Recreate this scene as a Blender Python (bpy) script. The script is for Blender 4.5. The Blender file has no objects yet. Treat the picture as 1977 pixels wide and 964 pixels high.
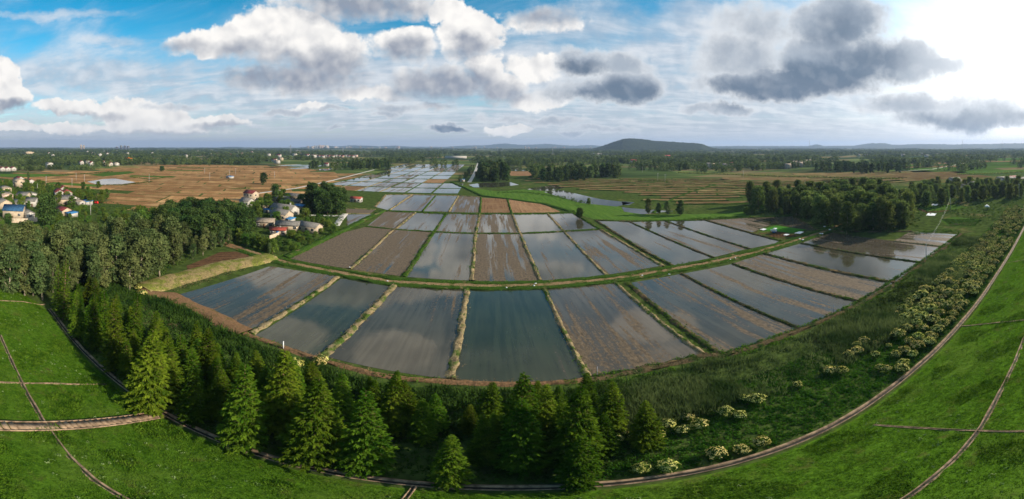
import bpy, math, random
import numpy as np
from mathutils import Vector
R = np.random.default_rng(7)
random.seed(7)
C = bpy.context.scene.collection
scene = bpy.context.scene
H = 40.0                      # the drone hovers 40 m over the paddies
FOC, PX0, PY0 = 720.0, 988.5, 283.0

# ------------------------------------------------------------------ placing
def G(px, py, z=0.0):
    """ground point (metres) seen in the direction of a photo pixel"""
    th = (px - PX0) / FOC; de = max((py - PY0) / FOC, 1e-4)
    d = (H - z) / math.tan(de)
    return (d * math.sin(th), d * math.cos(th))
def GP(pts): return [G(*p) for p in pts]
def topz(px, py, d): return H - d * math.tan((py - PY0) / FOC)

TOE_PX = [(90,586),(142,658),(209,723),(310,795),(419,849),(587,901),(640,913),(799,934),(933,941),(1080,940),(1168,934),(1240,928),(1290,921),(1391,901),(1541,854),(1642,804),(1742,733),(1817,667),(1888,585),(1953,485),(1977,440)]
TOE = GP(TOE_PX)
TX = np.array([p[0] for p in TOE]); TY = np.array([p[1] for p in TOE])
TX = np.concatenate([[-260,-150,-110], TX, [260, 420]]); TY = np.concatenate([[10,14,18.5], TY, [43, 60]])
def _sm(x): return np.interp(x, TX, TY)
def ty(x):
    x = np.asarray(x, float)
    return (_sm(x-6)+_sm(x-3)+_sm(x)+_sm(x+3)+_sm(x+6))/5
SL, SMAX = 0.36, 27.0
def gz(x, y):
    """height of the levee over the plain"""
    return SL * np.clip(ty(x) + -0.9 - np.asarray(y, float), 0, SMAX)
def GS(px, py):
    """point on the levee slope in the direction of a photo pixel"""
    th = (px - PX0) / FOC; t = math.tan((py - PY0) / FOC)
    lo, hi = 2.0, 400.0
    for _ in range(60):
        m = (lo + hi) / 2
        if H - m * t > float(gz(m*math.sin(th), m*math.cos(th))): lo = m
        else: hi = m
    return (lo * math.sin(th), lo * math.cos(th))

def inpoly(x, y, poly):
    x = np.asarray(x, float); y = np.asarray(y, float); c = np.zeros(x.shape, bool)
    n = len(poly)
    for i in range(n):
        x1, y1 = poly[i]; x2, y2 = poly[(i+1) % n]
        if y1 == y2: continue
        k = ((y1 > y) != (y2 > y)) & (x < (x2-x1)*(y-y1)/(y2-y1)+x1)
        c ^= k
    return c
def scatter(poly, spacing, jitter=0.45, keep=1.0):
    xs = [p[0] for p in poly]; ys = [p[1] for p in poly]
    gx, gy = np.meshgrid(np.arange(min(xs), max(xs), spacing), np.arange(min(ys), max(ys), spacing))
    gx = gx + R.uniform(-jitter, jitter, gx.shape)*spacing; gy = gy + R.uniform(-jitter, jitter, gy.shape)*spacing
    k = inpoly(gx, gy, poly) & (R.random(gx.shape) < keep)
    return np.stack([gx[k], gy[k]], 1)

# ------------------------------------------------------------------ meshes
def mesh(name, V, F, mats, smooth=False, midx=None):
    """V (n,3); F list of faces or (n,k) array"""
    me = bpy.data.meshes.new(name)
    V = np.asarray(V, np.float32)
    if isinstance(F, np.ndarray):
        k = F.shape[1]; nf = len(F)
        loops = F.astype(np.int32).ravel(); starts = np.arange(0, nf*k, k, dtype=np.int32); tot = np.full(nf, k, np.int32)
    else:
        tot = np.array([len(f) for f in F], np.int32); starts = np.concatenate([[0], np.cumsum(tot)[:-1]]).astype(np.int32)
        loops = np.array([i for f in F for i in f], np.int32); nf = len(F)
    me.vertices.add(len(V)); me.vertices.foreach_set('co', V.ravel())
    me.loops.add(len(loops)); me.loops.foreach_set('vertex_index', loops)
    me.polygons.add(nf); me.polygons.foreach_set('loop_start', starts); me.polygons.foreach_set('loop_total', tot)
    if midx is not None: me.polygons.foreach_set('material_index', np.asarray(midx, np.int32))
    me.update(calc_edges=True)
    if smooth: me.polygons.foreach_set('use_smooth', np.ones(nf, bool))
    for m in (mats if isinstance(mats, (list, tuple)) else [mats]): me.materials.append(m)
    me.validate()
    return me
def link(name, data, parent=None, loc=None, rz=0.0, sc=None):
    o = bpy.data.objects.new(name, data); C.objects.link(o)
    if parent is not None: o.parent = parent
    if loc is not None: o.location = loc if len(loc) == 3 else (loc[0], loc[1], 0)
    if rz: o.rotation_euler[2] = rz
    if sc is not None: o.scale = sc if hasattr(sc, '__len__') else (sc, sc, sc)
    return o
def tag(o, label=None, cat=None, group=None, kind=None):
    if label: o['label'] = label
    if cat: o['category'] = cat
    if group: o['group'] = group
    if kind: o['kind'] = kind
    return o
def struct(name, me, label=None):
    o = link(name, me); o['kind'] = 'structure'
    if label: o['label'] = label
    return o
class MB:
    """collects boxes, tubes and polygons into one mesh"""
    def __init__(s): s.V = []; s.F = []
    def add(s, V, F):
        b = len(s.V); s.V += [tuple(v) for v in V]; s.F += [tuple(i+b for i in f) for f in F]; return s
    def box(s, x0, x1, y0, y1, z0, z1):
        return s.add([(x0,y0,z0),(x1,y0,z0),(x1,y1,z0),(x0,y1,z0),(x0,y0,z1),(x1,y0,z1),(x1,y1,z1),(x0,y1,z1)],
                     [(0,3,2,1),(4,5,6,7),(0,1,5,4),(1,2,6,5),(2,3,7,6),(3,0,4,7)])
    def tube(s, pts, rad, n=6):
        V = []; F = []
        for i, (p, r) in enumerate(zip(pts, rad)):
            a = Vector(pts[min(i+1, len(pts)-1)]) - Vector(pts[max(i-1, 0)])
            a.normalize(); u = a.orthogonal().normalized(); w = a.cross(u)
            if i and pu.dot(u) < 0.9:
                u = (pu - a*pu.dot(a)).normalized(); w = a.cross(u)
            pu = u
            for k in range(n):
                t = 2*math.pi*k/n; V.append(tuple(Vector(p) + u*(math.cos(t)*r) + w*(math.sin(t)*r)))
        for i in range(len(pts)-1):
            for k in range(n):
                F.append((i*n+k, i*n+(k+1) % n, (i+1)*n+(k+1) % n, (i+1)*n+k))
        F.append(tuple(reversed(range(n)))); F.append(tuple(range((len(pts)-1)*n, len(pts)*n)))
        return s.add(V, F)
    def me(s, name, mats, smooth=False): return mesh(name, s.V, s.F, mats, smooth)

def cards(c, nrm, L, W, droop=0.0):
    """diamond leaf faces at c with normals nrm"""
    c = np.asarray(c, float); n = len(c)
    nrm = nrm/np.maximum(np.linalg.norm(nrm, axis=1, keepdims=True), 1e-6)
    t = R.normal(size=(n, 3)); t -= nrm*(t*nrm).sum(1, keepdims=True); t /= np.maximum(np.linalg.norm(t, axis=1, keepdims=True), 1e-6)
    return cards_dir(c, nrm, t, L, W, droop)
def cards_dir(c, nrm, t, L, W, droop=0.0):
    n = len(c); b = np.cross(nrm, t)
    L = np.broadcast_to(np.asarray(L, float), (n,))[:, None]; W = np.broadcast_to(np.asarray(W, float), (n,))[:, None]
    dz = np.zeros((n, 3)); dz[:, 2] = 1
    V = np.stack([c - t*L, c + b*W - t*L*0.1 - dz*0, c + t*L - dz*droop*L, c - b*W - t*L*0.1], 1).reshape(-1, 3)
    return V, np.arange(4*n).reshape(n, 4)
def join(parts):
    Vs = []; Fs = []; b = 0
    for V, F in parts: Vs.append(V); Fs.append(F+b); b += len(V)
    return np.concatenate(Vs), np.concatenate(Fs)

# ------------------------------------------------------------------ nodes
class T:
    def __init__(s, nt): s.nt = nt; s.N = nt.nodes; s.L = nt.links
    def n(s, typ, ins=None, **pr):
        nd = s.N.new(typ)
        for k, v in pr.items(): setattr(nd, k, v)
        for k, v in (ins or {}).items():
            sk = nd.inputs[k]
            if isinstance(v, bpy.types.NodeSocket): s.L.new(v, sk)
            else: sk.default_value = v
        return nd
    def m(s, op, a, b=None, c=None, clamp=False):
        ins = {0: a}
        if b is not None: ins[1] = b
        if c is not None: ins[2] = c
        return s.n('ShaderNodeMath', ins, operation=op, use_clamp=clamp).outputs[0]
    def v(s, op, a, b=None, c=None, out=0):
        ins = {0: a}
        if b is not None: ins[1] = b
        if c is not None: ins[2] = c
        return s.n('ShaderNodeVectorMath', ins, operation=op).outputs[out]
    def mix(s, f, a, b):
        nd = s.N.new('ShaderNodeMix'); nd.data_type = 'RGBA'
        for i, v in ((0, f), (6, a), (7, b)):
            if isinstance(v, bpy.types.NodeSocket): s.L.new(v, nd.inputs[i])
            elif i and len(v) == 3: nd.inputs[i].default_value = (*v, 1)
            else: nd.inputs[i].default_value = v
        return nd.outputs[2]
    def step(s, x, a, b, lo=0.0, hi=1.0):
        return s.n('ShaderNodeMapRange', {0: x, 1: a, 2: b, 3: lo, 4: hi}, interpolation_type='SMOOTHSTEP').outputs[0]
    def noise(s, vec, scale, detail=4, rough=0.55, dist=0.0, col=False):
        nd = s.n('ShaderNodeTexNoise', {'Vector': vec, 'Scale': scale, 'Detail': detail, 'Roughness': rough, 'Distortion': dist})
        return nd.outputs[1 if col else 0]
    def scale(s, vec, x, y, z): return s.v('MULTIPLY', vec, (x, y, z))
def new_mat(name):
    m = bpy.data.materials.new(name); m.use_nodes = True; m.node_tree.nodes.clear()
    return m, T(m.node_tree)
def finish(t, sh): t.L.new(sh, t.n('ShaderNodeOutputMaterial').inputs[0])
def pbsdf(t, col, rough=0.8, spec=0.3, bump=None, **kw):
    ins = {'Roughness': rough, 'Specular IOR Level': spec}; ins.update(kw)
    ins['Base Color'] = col if isinstance(col, bpy.types.NodeSocket) else (*col, 1)
    if bump is not None: ins['Normal'] = bump
    return t.n('ShaderNodeBsdfPrincipled', ins).outputs[0]
def bump(t, h, strength=0.5, dist=0.1): return t.n('ShaderNodeBump', {'Height': h, 'Strength': strength, 'Distance': dist}).outputs[0]

def leaf_mat(name, a, b, trans=0.3, scale=0.35, objvar=0.25):
    """two leaf colours in clumps, with a little colour shift from plant to plant"""
    m, t = new_mat(name)
    pos = t.n('ShaderNodeNewGeometry').outputs['Position']
    f = t.step(t.noise(pos, scale, 3, 0.65), 0.35, 0.65)
    col = t.mix(f, a, b)
    rnd = t.n('ShaderNodeObjectInfo').outputs['Random']
    val = t.m('MULTIPLY_ADD', rnd, 2*objvar, 1-objvar)
    rnd2 = t.m('FRACT', t.m('MULTIPLY', rnd, 37.7))
    hue = t.m('MULTIPLY_ADD', rnd2, 0.05, 0.475)
    col = t.n('ShaderNodeHueSaturation', {'Hue': hue, 'Saturation': 1.0, 'Value': val, 'Fac': 1.0, 'Color': col}).outputs[0]
    d = t.n('ShaderNodeBsdfDiffuse', {'Color': col}).outputs[0]
    tr = t.n('ShaderNodeBsdfTranslucent', {'Color': t.mix(1.0, col, col)}).outputs[0]
    finish(t, t.n('ShaderNodeMixShader', {0: trans, 1: d, 2: tr}).outputs[0])
    return m
def simple_mat(name, col, rough=0.85, var=0.25, scale=1.5, spec=0.2, bmp=0.3, metal=0.0):
    m, t = new_mat(name)
    pos = t.n('ShaderNodeNewGeometry').outputs['Position']
    n1 = t.noise(pos, scale, 5, 0.6)
    dark = tuple(c*(1-var*1.6) for c in col); light = tuple(min(c*(1+var), 0.95) for c in col)
    c = t.mix(t.step(n1, 0.3, 0.7), dark, light)
    finish(t, pbsdf(t, c, rough, spec, bump(t, n1, bmp, 0.05), Metallic=metal))
    return m
# ------------------------------------------------------------------ camera, sun, sky
cam = bpy.data.cameras.new('camera'); cam.type = 'PANO'; cam.panorama_type = 'EQUIRECTANGULAR'
cam.longitude_min, cam.longitude_max = -988.5/FOC, 988.5/FOC
cam.latitude_min, cam.latitude_max = -(964-PY0)/FOC, PY0/FOC
cam.clip_start, cam.clip_end = 0.1, 200000
co = link('camera', cam); co.location = (0, 0, H); co.rotation_euler = (math.pi/2, 0, 0)
scene.camera = co
SUN_AZ, SUN_EL = math.radians(91), math.radians(27)
sd = Vector((math.sin(SUN_AZ)*math.cos(SUN_EL), math.cos(SUN_AZ)*math.cos(SUN_EL), math.sin(SUN_EL)))
sl = bpy.data.lights.new('sun', 'SUN'); sl.energy = 5.0; sl.angle = math.radians(0.6); sl.color = (1.0, 0.89, 0.73)
so = link('sun', sl); so.rotation_euler = (-sd).to_track_quat('-Z', 'Y').to_euler(); so.location = (0, 0, 120)

def build_sky():
    w = bpy.data.worlds.new('World'); scene.world = w; w.use_nodes = True; w.node_tree.nodes.clear()
    t = T(w.node_tree)
    d = t.n('ShaderNodeTexCoord').outputs['Generated']
    s = t.n('ShaderNodeSeparateXYZ', {0: d}); x, y, z = s.outputs
    az = t.m('ARCTAN2', x, y); el = t.m('ARCSINE', z)
    sky = t.n('ShaderNodeTexSky', sky_type='NISHITA', sun_disc=False, sun_elevation=SUN_EL, sun_rotation=SUN_AZ, air_density=1.0, dust_density=0.6, ozone_density=1.6, altitude=40)
    skyc = t.n('ShaderNodeHueSaturation', {'Hue': 0.478, 'Saturation': 1.55, 'Value': 1.0, 'Fac': 1.0, 'Color': sky.outputs[0]}).outputs[0]
    # azimuth/elevation in tenths of a radian
    P = t.n('ShaderNodeCombineXYZ', {0: t.m('MULTIPLY', az, 10), 1: t.m('MULTIPLY', el, 10), 2: 0.0}).outputs[0]
    n3 = t.noise(d, 7.0, 8, 0.66, col=True)
    warp = t.v('MULTIPLY', t.v('SUBTRACT', n3, (0.5, 0.5, 0.5)), (1.5, 0.95, 0))
    Pw = t.v('ADD', P, warp)
    def cv(px, py): return ((px-PX0)/72.0, (PY0-py)/72.0)
    def field(p, blobs):
        """highest of the cloud heaps at p: 1 in the middle of a heap, 0 at its rim"""
        acc = None
        for (bx, by, rx, ry, am) in blobs:
            cx, cy = cv(bx, by); k = (72.0/rx, 72.0/ry)
            q = t.v('MULTIPLY_ADD', p, (k[0], k[1], 0), (-cx*k[0], -cy*k[1], 0))
            e = t.m('MULTIPLY_ADD', t.v('DOT_PRODUCT', q, q, out=1), -am, am)
            acc = e if acc is None else t.m('MAXIMUM', acc, e)
        return acc
    A = [(545,70,120,62,1),(620,105,95,55,1),(470,75,80,42,1),(390,85,75,26,.8),(570,150,150,32,.7),
         (690,8,170,36,.8),(905,70,62,52,1),(850,22,40,26,.8),(780,88,62,36,.75),(935,140,45,36,.8),(965,172,60,30,.8),(850,160,110,34,.7),
         (0,160,40,52,1),(15,190,52,26,.9),(235,216,62,30,1),(300,226,66,30,1),(150,208,80,14,.8),(420,232,60,12,.8),
         (20,250,46,12,.8),(112,249,50,12,.8),(985,250,42,14,.8),(300,245,150,14,.55),(1050,40,80,30,.5),(1040,130,60,26,.6),(1010,190,90,18,.6),(700,175,80,16,.5),(505,150,50,14,.5),(600,205,40,9,.5),(845,204,40,8,.5),
         (520,-90,110,36,.9),(1260,-60,80,30,.8),(760,-112,70,40,.8),(1010,-330,90,50,.8),(380,-170,120,60,1),(1330,-150,110,60,1),(860,-260,130,80,1),(1500,-300,150,80,1),(200,-300,140,90,1),(1180,-420,160,100,1),(560,-430,150,100,1)]
    B = [(1215,170,78,36,1),(1125,128,60,32,.8),(1195,128,60,24,.7),(1150,178,120,22,.6),(872,249,50,9,.8),(882,241,12,10,.8),(1112,256,30,6,.6),(1160,246,70,8,.5),
         (1490,165,150,34,1),(1610,120,130,66,1),(1620,40,95,60,1),(1740,118,80,46,.9),(1815,126,60,20,.7),(1430,110,90,55,.55),(1470,50,90,50,.4),
         (1880,225,170,30,.7),(1780,200,130,22,.5),(1410,215,60,14,.6),(1080,232,70,9,.5),(980,226,50,7,.4),(640,212,34,6,.5),(745,216,30,6,.5),(650,250,20,4,.5),(1345,215,40,12,.5),(560,215,50,10,.5),(760,205,70,10,.45),(330,205,60,8,.3)]
    S = [(560,142,190,46,1),(650,125,70,40,.8),(480,100,70,30,.6),(690,12,150,40,.9),(905,95,44,30,.8),(780,100,54,30,.8),(860,168,130,44,1),(960,180,70,26,.8),(345,92,60,16,.5),
         (310,264,190,13,.6),(15,205,50,18,1),(1050,30,80,26,.7),(420,242,60,10,.7),(160,222,70,8,.4)]
    VE = [(200,150,280,44,.9),(420,185,240,34,.9),(720,160,210,80,.9),(1000,110,170,64,.8),(1130,50,150,56,.8),(1290,90,140,66,.8),(1340,40,110,60,.9),(1310,170,160,46,.9),(1450,205,320,44,1),
          (1720,190,260,44,1),(130,262,280,26,1),(650,228,320,32,.9),(1100,228,320,36,.9),(1500,250,520,28,1),(90,30,130,10,.5),(220,80,70,10,.5),(560,200,260,30,.8),(1420,120,120,90,.9),(1900,240,260,40,1),(880,110,240,60,.7),(700,-190,420,120,.9),(1250,-200,420,140,1),(980,-420,700,140,1),(1060,150,170,60,.9),(620,180,200,40,.8)]
    fA = field(Pw, A); fS = field(Pw, S); fV = field(Pw, VE)
    def puffs(vec, det): return t.n('ShaderNodeTexVoronoi', {'Vector': vec, 'Scale': 17.0, 'Detail': det, 'Roughness': 0.55, 'Lacunarity': 2.1, 'Smoothness': 0.35}, feature='SMOOTH_F1', normalize=True).outputs['Distance']
    n2 = t.noise(d, 15.0, 7, 0.62)
    dw = t.v('ADD', d, t.v('MULTIPLY', t.v('SUBTRACT', t.noise(d, 22.0, 3, 0.6, col=True), (0.5, 0.5, 0.5)), (0.035, 0.035, 0.035)))
    pf = puffs(dw, 2.5); pf2 = puffs(t.v('ADD', dw, (0.014, 0.0, 0.017)), 1.0); pf3 = puffs(dw, 1.0)
    rel = t.m('MULTIPLY', t.m('SUBTRACT', pf2, pf3), 1.15)
    shade = t.step(t.m('MULTIPLY_ADD', t.m('SUBTRACT', n2, 0.5), 0.75, fS), -0.55, 1.0)
    fAn = t.m('MULTIPLY_ADD', t.m('SUBTRACT', 0.42, pf), 1.1, t.m('MULTIPLY_ADD', t.m('SUBTRACT', n2, 0.5), 0.95, fA))
    aA = t.n('ShaderNodeMapRange', {0: fAn, 1: -0.08, 2: t.m('MULTIPLY_ADD', shade, 0.60, 0.30), 3: 0.0, 4: 1.0}, interpolation_type='SMOOTHSTEP').outputs[0]
    litA = t.m('SUBTRACT', t.m('ADD', rel, 0.92), t.m('MULTIPLY', shade, 0.86), clamp=True)
    colA = t.mix(litA, (0.30, 0.335, 0.41), (1.0, 0.97, 0.93))
    fB = field(Pw, B)
    fBn = t.m('MULTIPLY_ADD', t.m('SUBTRACT', 0.42, pf), 0.8, t.m('MULTIPLY_ADD', t.m('SUBTRACT', n2, 0.5), 0.8, fB))
    aB = t.step(fBn, -0.25, 0.42)
    thick = t.m('SUBTRACT', t.step(fBn, -0.1, 0.8), t.m('MULTIPLY', rel, 0.7), clamp=True)
    DB = [(1490,182,170,34,1),(1600,158,140,46,1),(1215,182,86,30,1),(1120,138,52,22,1),(1660,118,90,40,.7),(1620,60,60,40,.5),(875,252,60,8,1),(1880,235,160,22,.8),(1150,186,100,14,.6)]
    fD = t.m('MULTIPLY_ADD', t.m('SUBTRACT', n2, 0.5), 0.8, field(Pw, DB))
    core = t.mix(t.step(fD, -0.5, 0.9), (0.40, 0.45, 0.52), (0.115, 0.165, 0.24))
    colB = t.mix(thick, (0.80, 0.82, 0.84), core)
    # thin high layer, seen ever more edge-on towards the horizon
    zz = t.m('MAXIMUM', t.m('ADD', z, 0.05), 0.03)
    hp = t.n('ShaderNodeCombineXYZ', {0: t.m('DIVIDE', x, zz), 1: t.m('DIVIDE', y, zz), 2: 0.0}).outputs[0]
    hn = t.noise(t.v('MULTIPLY', hp, (0.8, 1.3, 1)), 1.1, 7, 0.62, 0.35)
    band = t.step(el, 0.40, 0.16, 0.0, 0.36)
    right = t.step(az, -0.1, 1.0, 0.0, 0.22)
    aH = t.m('MULTIPLY', t.step(t.m('ADD', hn, t.m('ADD', band, right)), 0.46, 0.95), 0.78)
    colH = t.mix(t.step(hn, 0.4, 0.75), (0.46, 0.56, 0.67), (0.80, 0.83, 0.87))
    vn = t.m('MULTIPLY_ADD', t.m('SUBTRACT', t.m('ADD', n2, hn), 1.0), 1.1, fV)
    aV = t.m('MULTIPLY', t.step(vn, -0.30, 1.05), 0.74)
    colV = t.mix(t.step(t.m('ADD', hn, t.m('MULTIPLY', rel, 0.4)), 0.36, 0.66), (0.47, 0.53, 0.62), (0.76, 0.78, 0.82))
    aL = t.step(el, 0.10, 0.0, 0.0, 0.62)
    colL = (0.50, 0.55, 0.62)
    glow = t.m('POWER', t.m('MAXIMUM', t.v('DOT_PRODUCT', d, (0.945, 0.22, 0.235), out=1), 0.0), 16.0)
    glow2 = t.m('POWER', t.m('MAXIMUM', t.v('DOT_PRODUCT', d, (0.945, 0.22, 0.235), out=1), 0.0), 60.0)
    base = t.v('SCALE', skyc); base.node.inputs['Scale'].default_value = 0.15
    c = t.mix(aH, base, colH)
    c = t.mix(aV, c, colV)
    c = t.mix(aL, c, colL)
    gl = t.v('SCALE', (1.0, 0.97, 0.90)); t.L.new(t.m('MULTIPLY', glow, 0.75), gl.node.inputs['Scale'])
    c = t.v('ADD', c, gl)
    c = t.mix(aA, c, colA)
    c = t.mix(t.m('MULTIPLY', aB, 0.94), c, colB)
    g2 = t.v('SCALE', (1.0, 0.98, 0.92)); t.L.new(t.m('MULTIPLY', glow2, 0.6), g2.node.inputs['Scale'])
    c = t.v('ADD', c, g2)
    bg = t.n('ShaderNodeBackground', {'Color': c, 'Strength': 0.72})
    t.L.new(bg.outputs[0], t.n('ShaderNodeOutputWorld').inputs[0])
    w.cycles.sampling_method = 'MANUAL'; w.cycles.sample_map_resolution = 512
build_sky()
vs = scene.view_settings; vs.view_transform = 'Standard'; vs.look = 'None'; vs.exposure = 0.55; vs.gamma = 1.0
cy = scene.cycles
cy.max_bounces = 5; cy.diffuse_bounces = 2; cy.glossy_bounces = 2; cy.transmission_bounces = 2; cy.transparent_max_bounces = 4; cy.volume_bounces = 0
cy.caustics_reflective = False; cy.caustics_refractive = False
cy.use_denoising = True; cy.denoiser = 'OPENIMAGEDENOISE'; cy.sample_clamp_indirect = 4.0
# ------------------------------------------------------------------ ground materials
FA = math.radians(4.0)        # the paddies run 4 degrees west of the camera's axis
def field_coords(t, ang=FA):
    pos = t.n('ShaderNodeNewGeometry').outputs['Position']
    return pos, t.n('ShaderNodeVectorRotate', {'Vector': pos, 'Angle': -ang}, rotation_type='Z_AXIS').outputs[0]
def attr(t, name): return t.n('ShaderNodeAttribute', attribute_type='OBJECT', attribute_name=name).outputs['Fac']

def paddy_mat():
    m, t = new_mat('flooded_paddy')
    pos, fc = field_coords(t)
    mud, tint, seed = attr(t, 'mud'), attr(t, 'tint'), attr(t, 'seed')
    off = t.n('ShaderNodeCombineXYZ', {0: t.m('MULTIPLY', seed, 91.0), 1: t.m('MULTIPLY', seed, 47.0), 2: 0.0}).outputs[0]
    p = t.v('ADD', fc, off)
    wob = t.v('MULTIPLY', t.v('SUBTRACT', t.noise(p, 0.09, 3, 0.5, col=True), (0.5, 0.5, 0.5)), (0.9, 0, 0))
    pw = t.v('ADD', p, wob)
    big = t.noise(t.scale(pw, 0.30, 0.022, 1), 1.0, 3, 0.55)
    mid = t.noise(t.scale(pw, 1.3, 0.035, 1), 1.0, 3, 0.6)
    fine = t.noise(p, 1.3, 5, 0.7)
    h = t.m('ADD', t.m('ADD', t.m('MULTIPLY', big, 0.66), t.m('MULTIPLY', mid, 0.34)), t.m('MULTIPLY', fine, 0.34))
    # the higher the mud the more of the ploughed lines stand out of the water
    th = t.m('MULTIPLY_ADD', mud, -0.46, 0.872)
    mask = t.step(t.m('SUBTRACT', h, th), -0.012, 0.045)
    wet = t.step(t.m('SUBTRACT', h, th), -0.07, 0.0)
    silt = t.noise(t.scale(p, 0.9, 0.05, 1), 1.0, 4, 0.6)
    silt2 = t.noise(p, 0.06, 4, 0.6)
    deep = t.mix(tint, (0.022, 0.027, 0.012), (0.054, 0.045, 0.031))
    pale = t.mix(tint, (0.036, 0.043, 0.020), (0.096, 0.080, 0.058))
    col = t.mix(t.step(t.m('ADD', t.m('MULTIPLY', silt, 0.5), t.m('MULTIPLY', silt2, 0.5)), 0.38, 0.62), deep, pale)
    col = t.mix(t.m('MULTIPLY', wet, 0.55), col, (0.052, 0.042, 0.028))
    rip = t.noise(t.scale(p, 2.2, 0.9, 1), 1.0, 3, 0.6)
    wb = bump(t, t.m('ADD', rip, t.m('MULTIPLY', silt, 0.6)), 0.02, 0.2)
    sheen = t.step(t.noise(p, 0.035, 3, 0.6), 0.40, 0.62)
    water = pbsdf(t, col, t.m('MULTIPLY_ADD', sheen, 0.035, 0.015), 0.5, wb, IOR=1.44)
    clod = t.noise(t.scale(p, 1.6, 0.8, 1), 1.0, 5, 0.72)
    soil = t.mix(t.step(clod, 0.3, 0.7), (0.046, 0.033, 0.019), (0.150, 0.106, 0.060))
    mudb = pbsdf(t, soil, 0.8, 0.3, bump(t, clod, 0.9, 0.18))
    finish(t, t.n('ShaderNodeMixShader', {0: mask, 1: water, 2: mudb}).outputs[0])
    return m
def soil_mat(name, a, b, c, ang, stripe=0.9, green=(0.06, 0.10, 0.02)):
    """ploughed or stubble field; objects carry 'seed' and 'weeds'"""
    m, t = new_mat(name)
    pos, fc = field_coords(t, ang)
    seed, weeds = attr(t, 'seed'), attr(t, 'weeds')
    off = t.n('ShaderNodeCombineXYZ', {0: t.m('MULTIPLY', seed, 91.0), 1: t.m('MULTIPLY', seed, 47.0), 2: 0.0}).outputs[0]
    p = t.v('ADD', fc, off)
    row = t.noise(t.scale(p, stripe, 0.03, 1), 1.0, 4, 0.65)
    blot = t.noise(p, 0.06, 5, 0.62)
    cl = t.noise(p, 0.8, 5, 0.7)
    col = t.mix(t.step(t.m('ADD', t.m('MULTIPLY', row, 0.55), t.m('MULTIPLY', cl, 0.45)), 0.36, 0.64), a, b)
    col = t.mix(t.step(blot, 0.45, 0.7), col, c)
    col = t.n('ShaderNodeHueSaturation', {'Hue': 0.5, 'Saturation': 1.0, 'Value': t.m('MULTIPLY_ADD', t.m('FRACT', t.m('MULTIPLY', seed, 7.3)), 0.55, 0.72), 'Fac': 1.0, 'Color': col}).outputs[0]
    w = t.step(t.m('ADD', t.noise(p, 0.12, 5, 0.7), t.m('MULTIPLY', weeds, 0.4)), 0.66, 0.78)
    col = t.mix(w, col, green)
    finish(t, pbsdf(t, col, 1.0, 0.0, bump(t, t.m('ADD', row, cl), 0.7, 0.2)))
    return m
def ground_mat():
    m, t = new_mat('plain')
    pos = t.n('ShaderNodeNewGeometry').outputs['Position']
    n1 = t.noise(pos, 0.35, 5, 0.65); n2 = t.noise(pos, 0.035, 5, 0.6); n3 = t.noise(t.scale(pos, 0.6, 1.3, 1), 0.0045, 5, 0.6)
    near = t.mix(t.step(n1, 0.32, 0.68), (0.030, 0.045, 0.012), (0.066, 0.098, 0.022))
    near = t.mix(t.step(n2, 0.55, 0.75), near, (0.16, 0.125, 0.055))
    vor = t.n('ShaderNodeTexVoronoi', {'Vector': t.scale(pos, 0.55, 1.6, 1), 'Scale': 0.011, 'Randomness': 0.85})
    fr = t.n('ShaderNodeSeparateColor', {0: vor.outputs['Color']}).outputs
    far = t.mix(t.step(fr[0], 0.35, 0.75), (0.055, 0.085, 0.024), (0.120, 0.150, 0.044))
    far = t.mix(t.m('MULTIPLY', t.step(fr[1], 0.62, 0.72), 0.8), far, (0.19, 0.135, 0.072))
    far = t.mix(t.step(n3, 0.45, 0.60), far, (0.026, 0.046, 0.018))
    dist = t.v('LENGTH', pos, out=1)
    col = t.mix(t.step(dist, 320.0, 560.0), near, far)
    finish(t, pbsdf(t, col, 1.0, 0.0, bump(t, n1, 0.6, 0.3)))
    return m
def grass_mat():
    m, t = new_mat('turf')
    pos = t.n('ShaderNodeNewGeometry').outputs['Position']
    n1 = t.noise(pos, 1.7, 6, 0.7); n2 = t.noise(pos, 0.11, 4, 0.6); n3 = t.noise(pos, 0.45, 4, 0.6)
    col = t.mix(t.step(n1, 0.3, 0.7), (0.028, 0.070, 0.005), (0.080, 0.165, 0.012))
    col = t.mix(t.m('MULTIPLY', t.step(n2, 0.45, 0.7), 0.6), col, (0.100, 0.155, 0.022))
    col = t.mix(t.m('MULTIPLY', t.step(n3, 0.54, 0.75), 0.75), col, (0.080, 0.074, 0.022))
    finish(t, pbsdf(t, col, 1.0, 0.0, bump(t, n1, 0.9, 0.2)))
    return m
def bund_mat(name, dry, green, amount):
    m, t = new_mat(name)
    pos = t.n('ShaderNodeNewGeometry').outputs['Position']
    n1 = t.noise(pos, 2.6, 5, 0.7); n2 = t.noise(pos, 0.28, 4, 0.6)
    d = t.mix(t.step(n1, 0.3, 0.7), tuple(c*0.5 for c in dry), dry)
    g = t.mix(t.step(n1, 0.3, 0.7), tuple(c*0.4 for c in green), green)
    col = t.mix(t.step(t.m('ADD', n2, amount - 0.5), 0.44, 0.58), d, g)
    finish(t, pbsdf(t, col, 1.0, 0.0, bump(t, n1, 0.9, 0.15)))
    return m
M = {}
M['paddy'] = paddy_mat(); M['ground'] = ground_mat(); M['turf'] = grass_mat()
M['brown'] = soil_mat('ploughed_soil', (0.15, 0.076, 0.032), (0.34, 0.185, 0.080), (0.42, 0.255, 0.115), math.radians(-52))
M['brown2'] = soil_mat('stubble_soil', (0.080, 0.052, 0.024), (0.21, 0.138, 0.064), (0.22, 0.17, 0.075), math.radians(64), green=(0.09, 0.115, 0.03))
M['brown3'] = soil_mat('furrowed_soil', (0.12, 0.066, 0.034), (0.29, 0.170, 0.090), (0.26, 0.16, 0.085), FA, 1.4)
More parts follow.
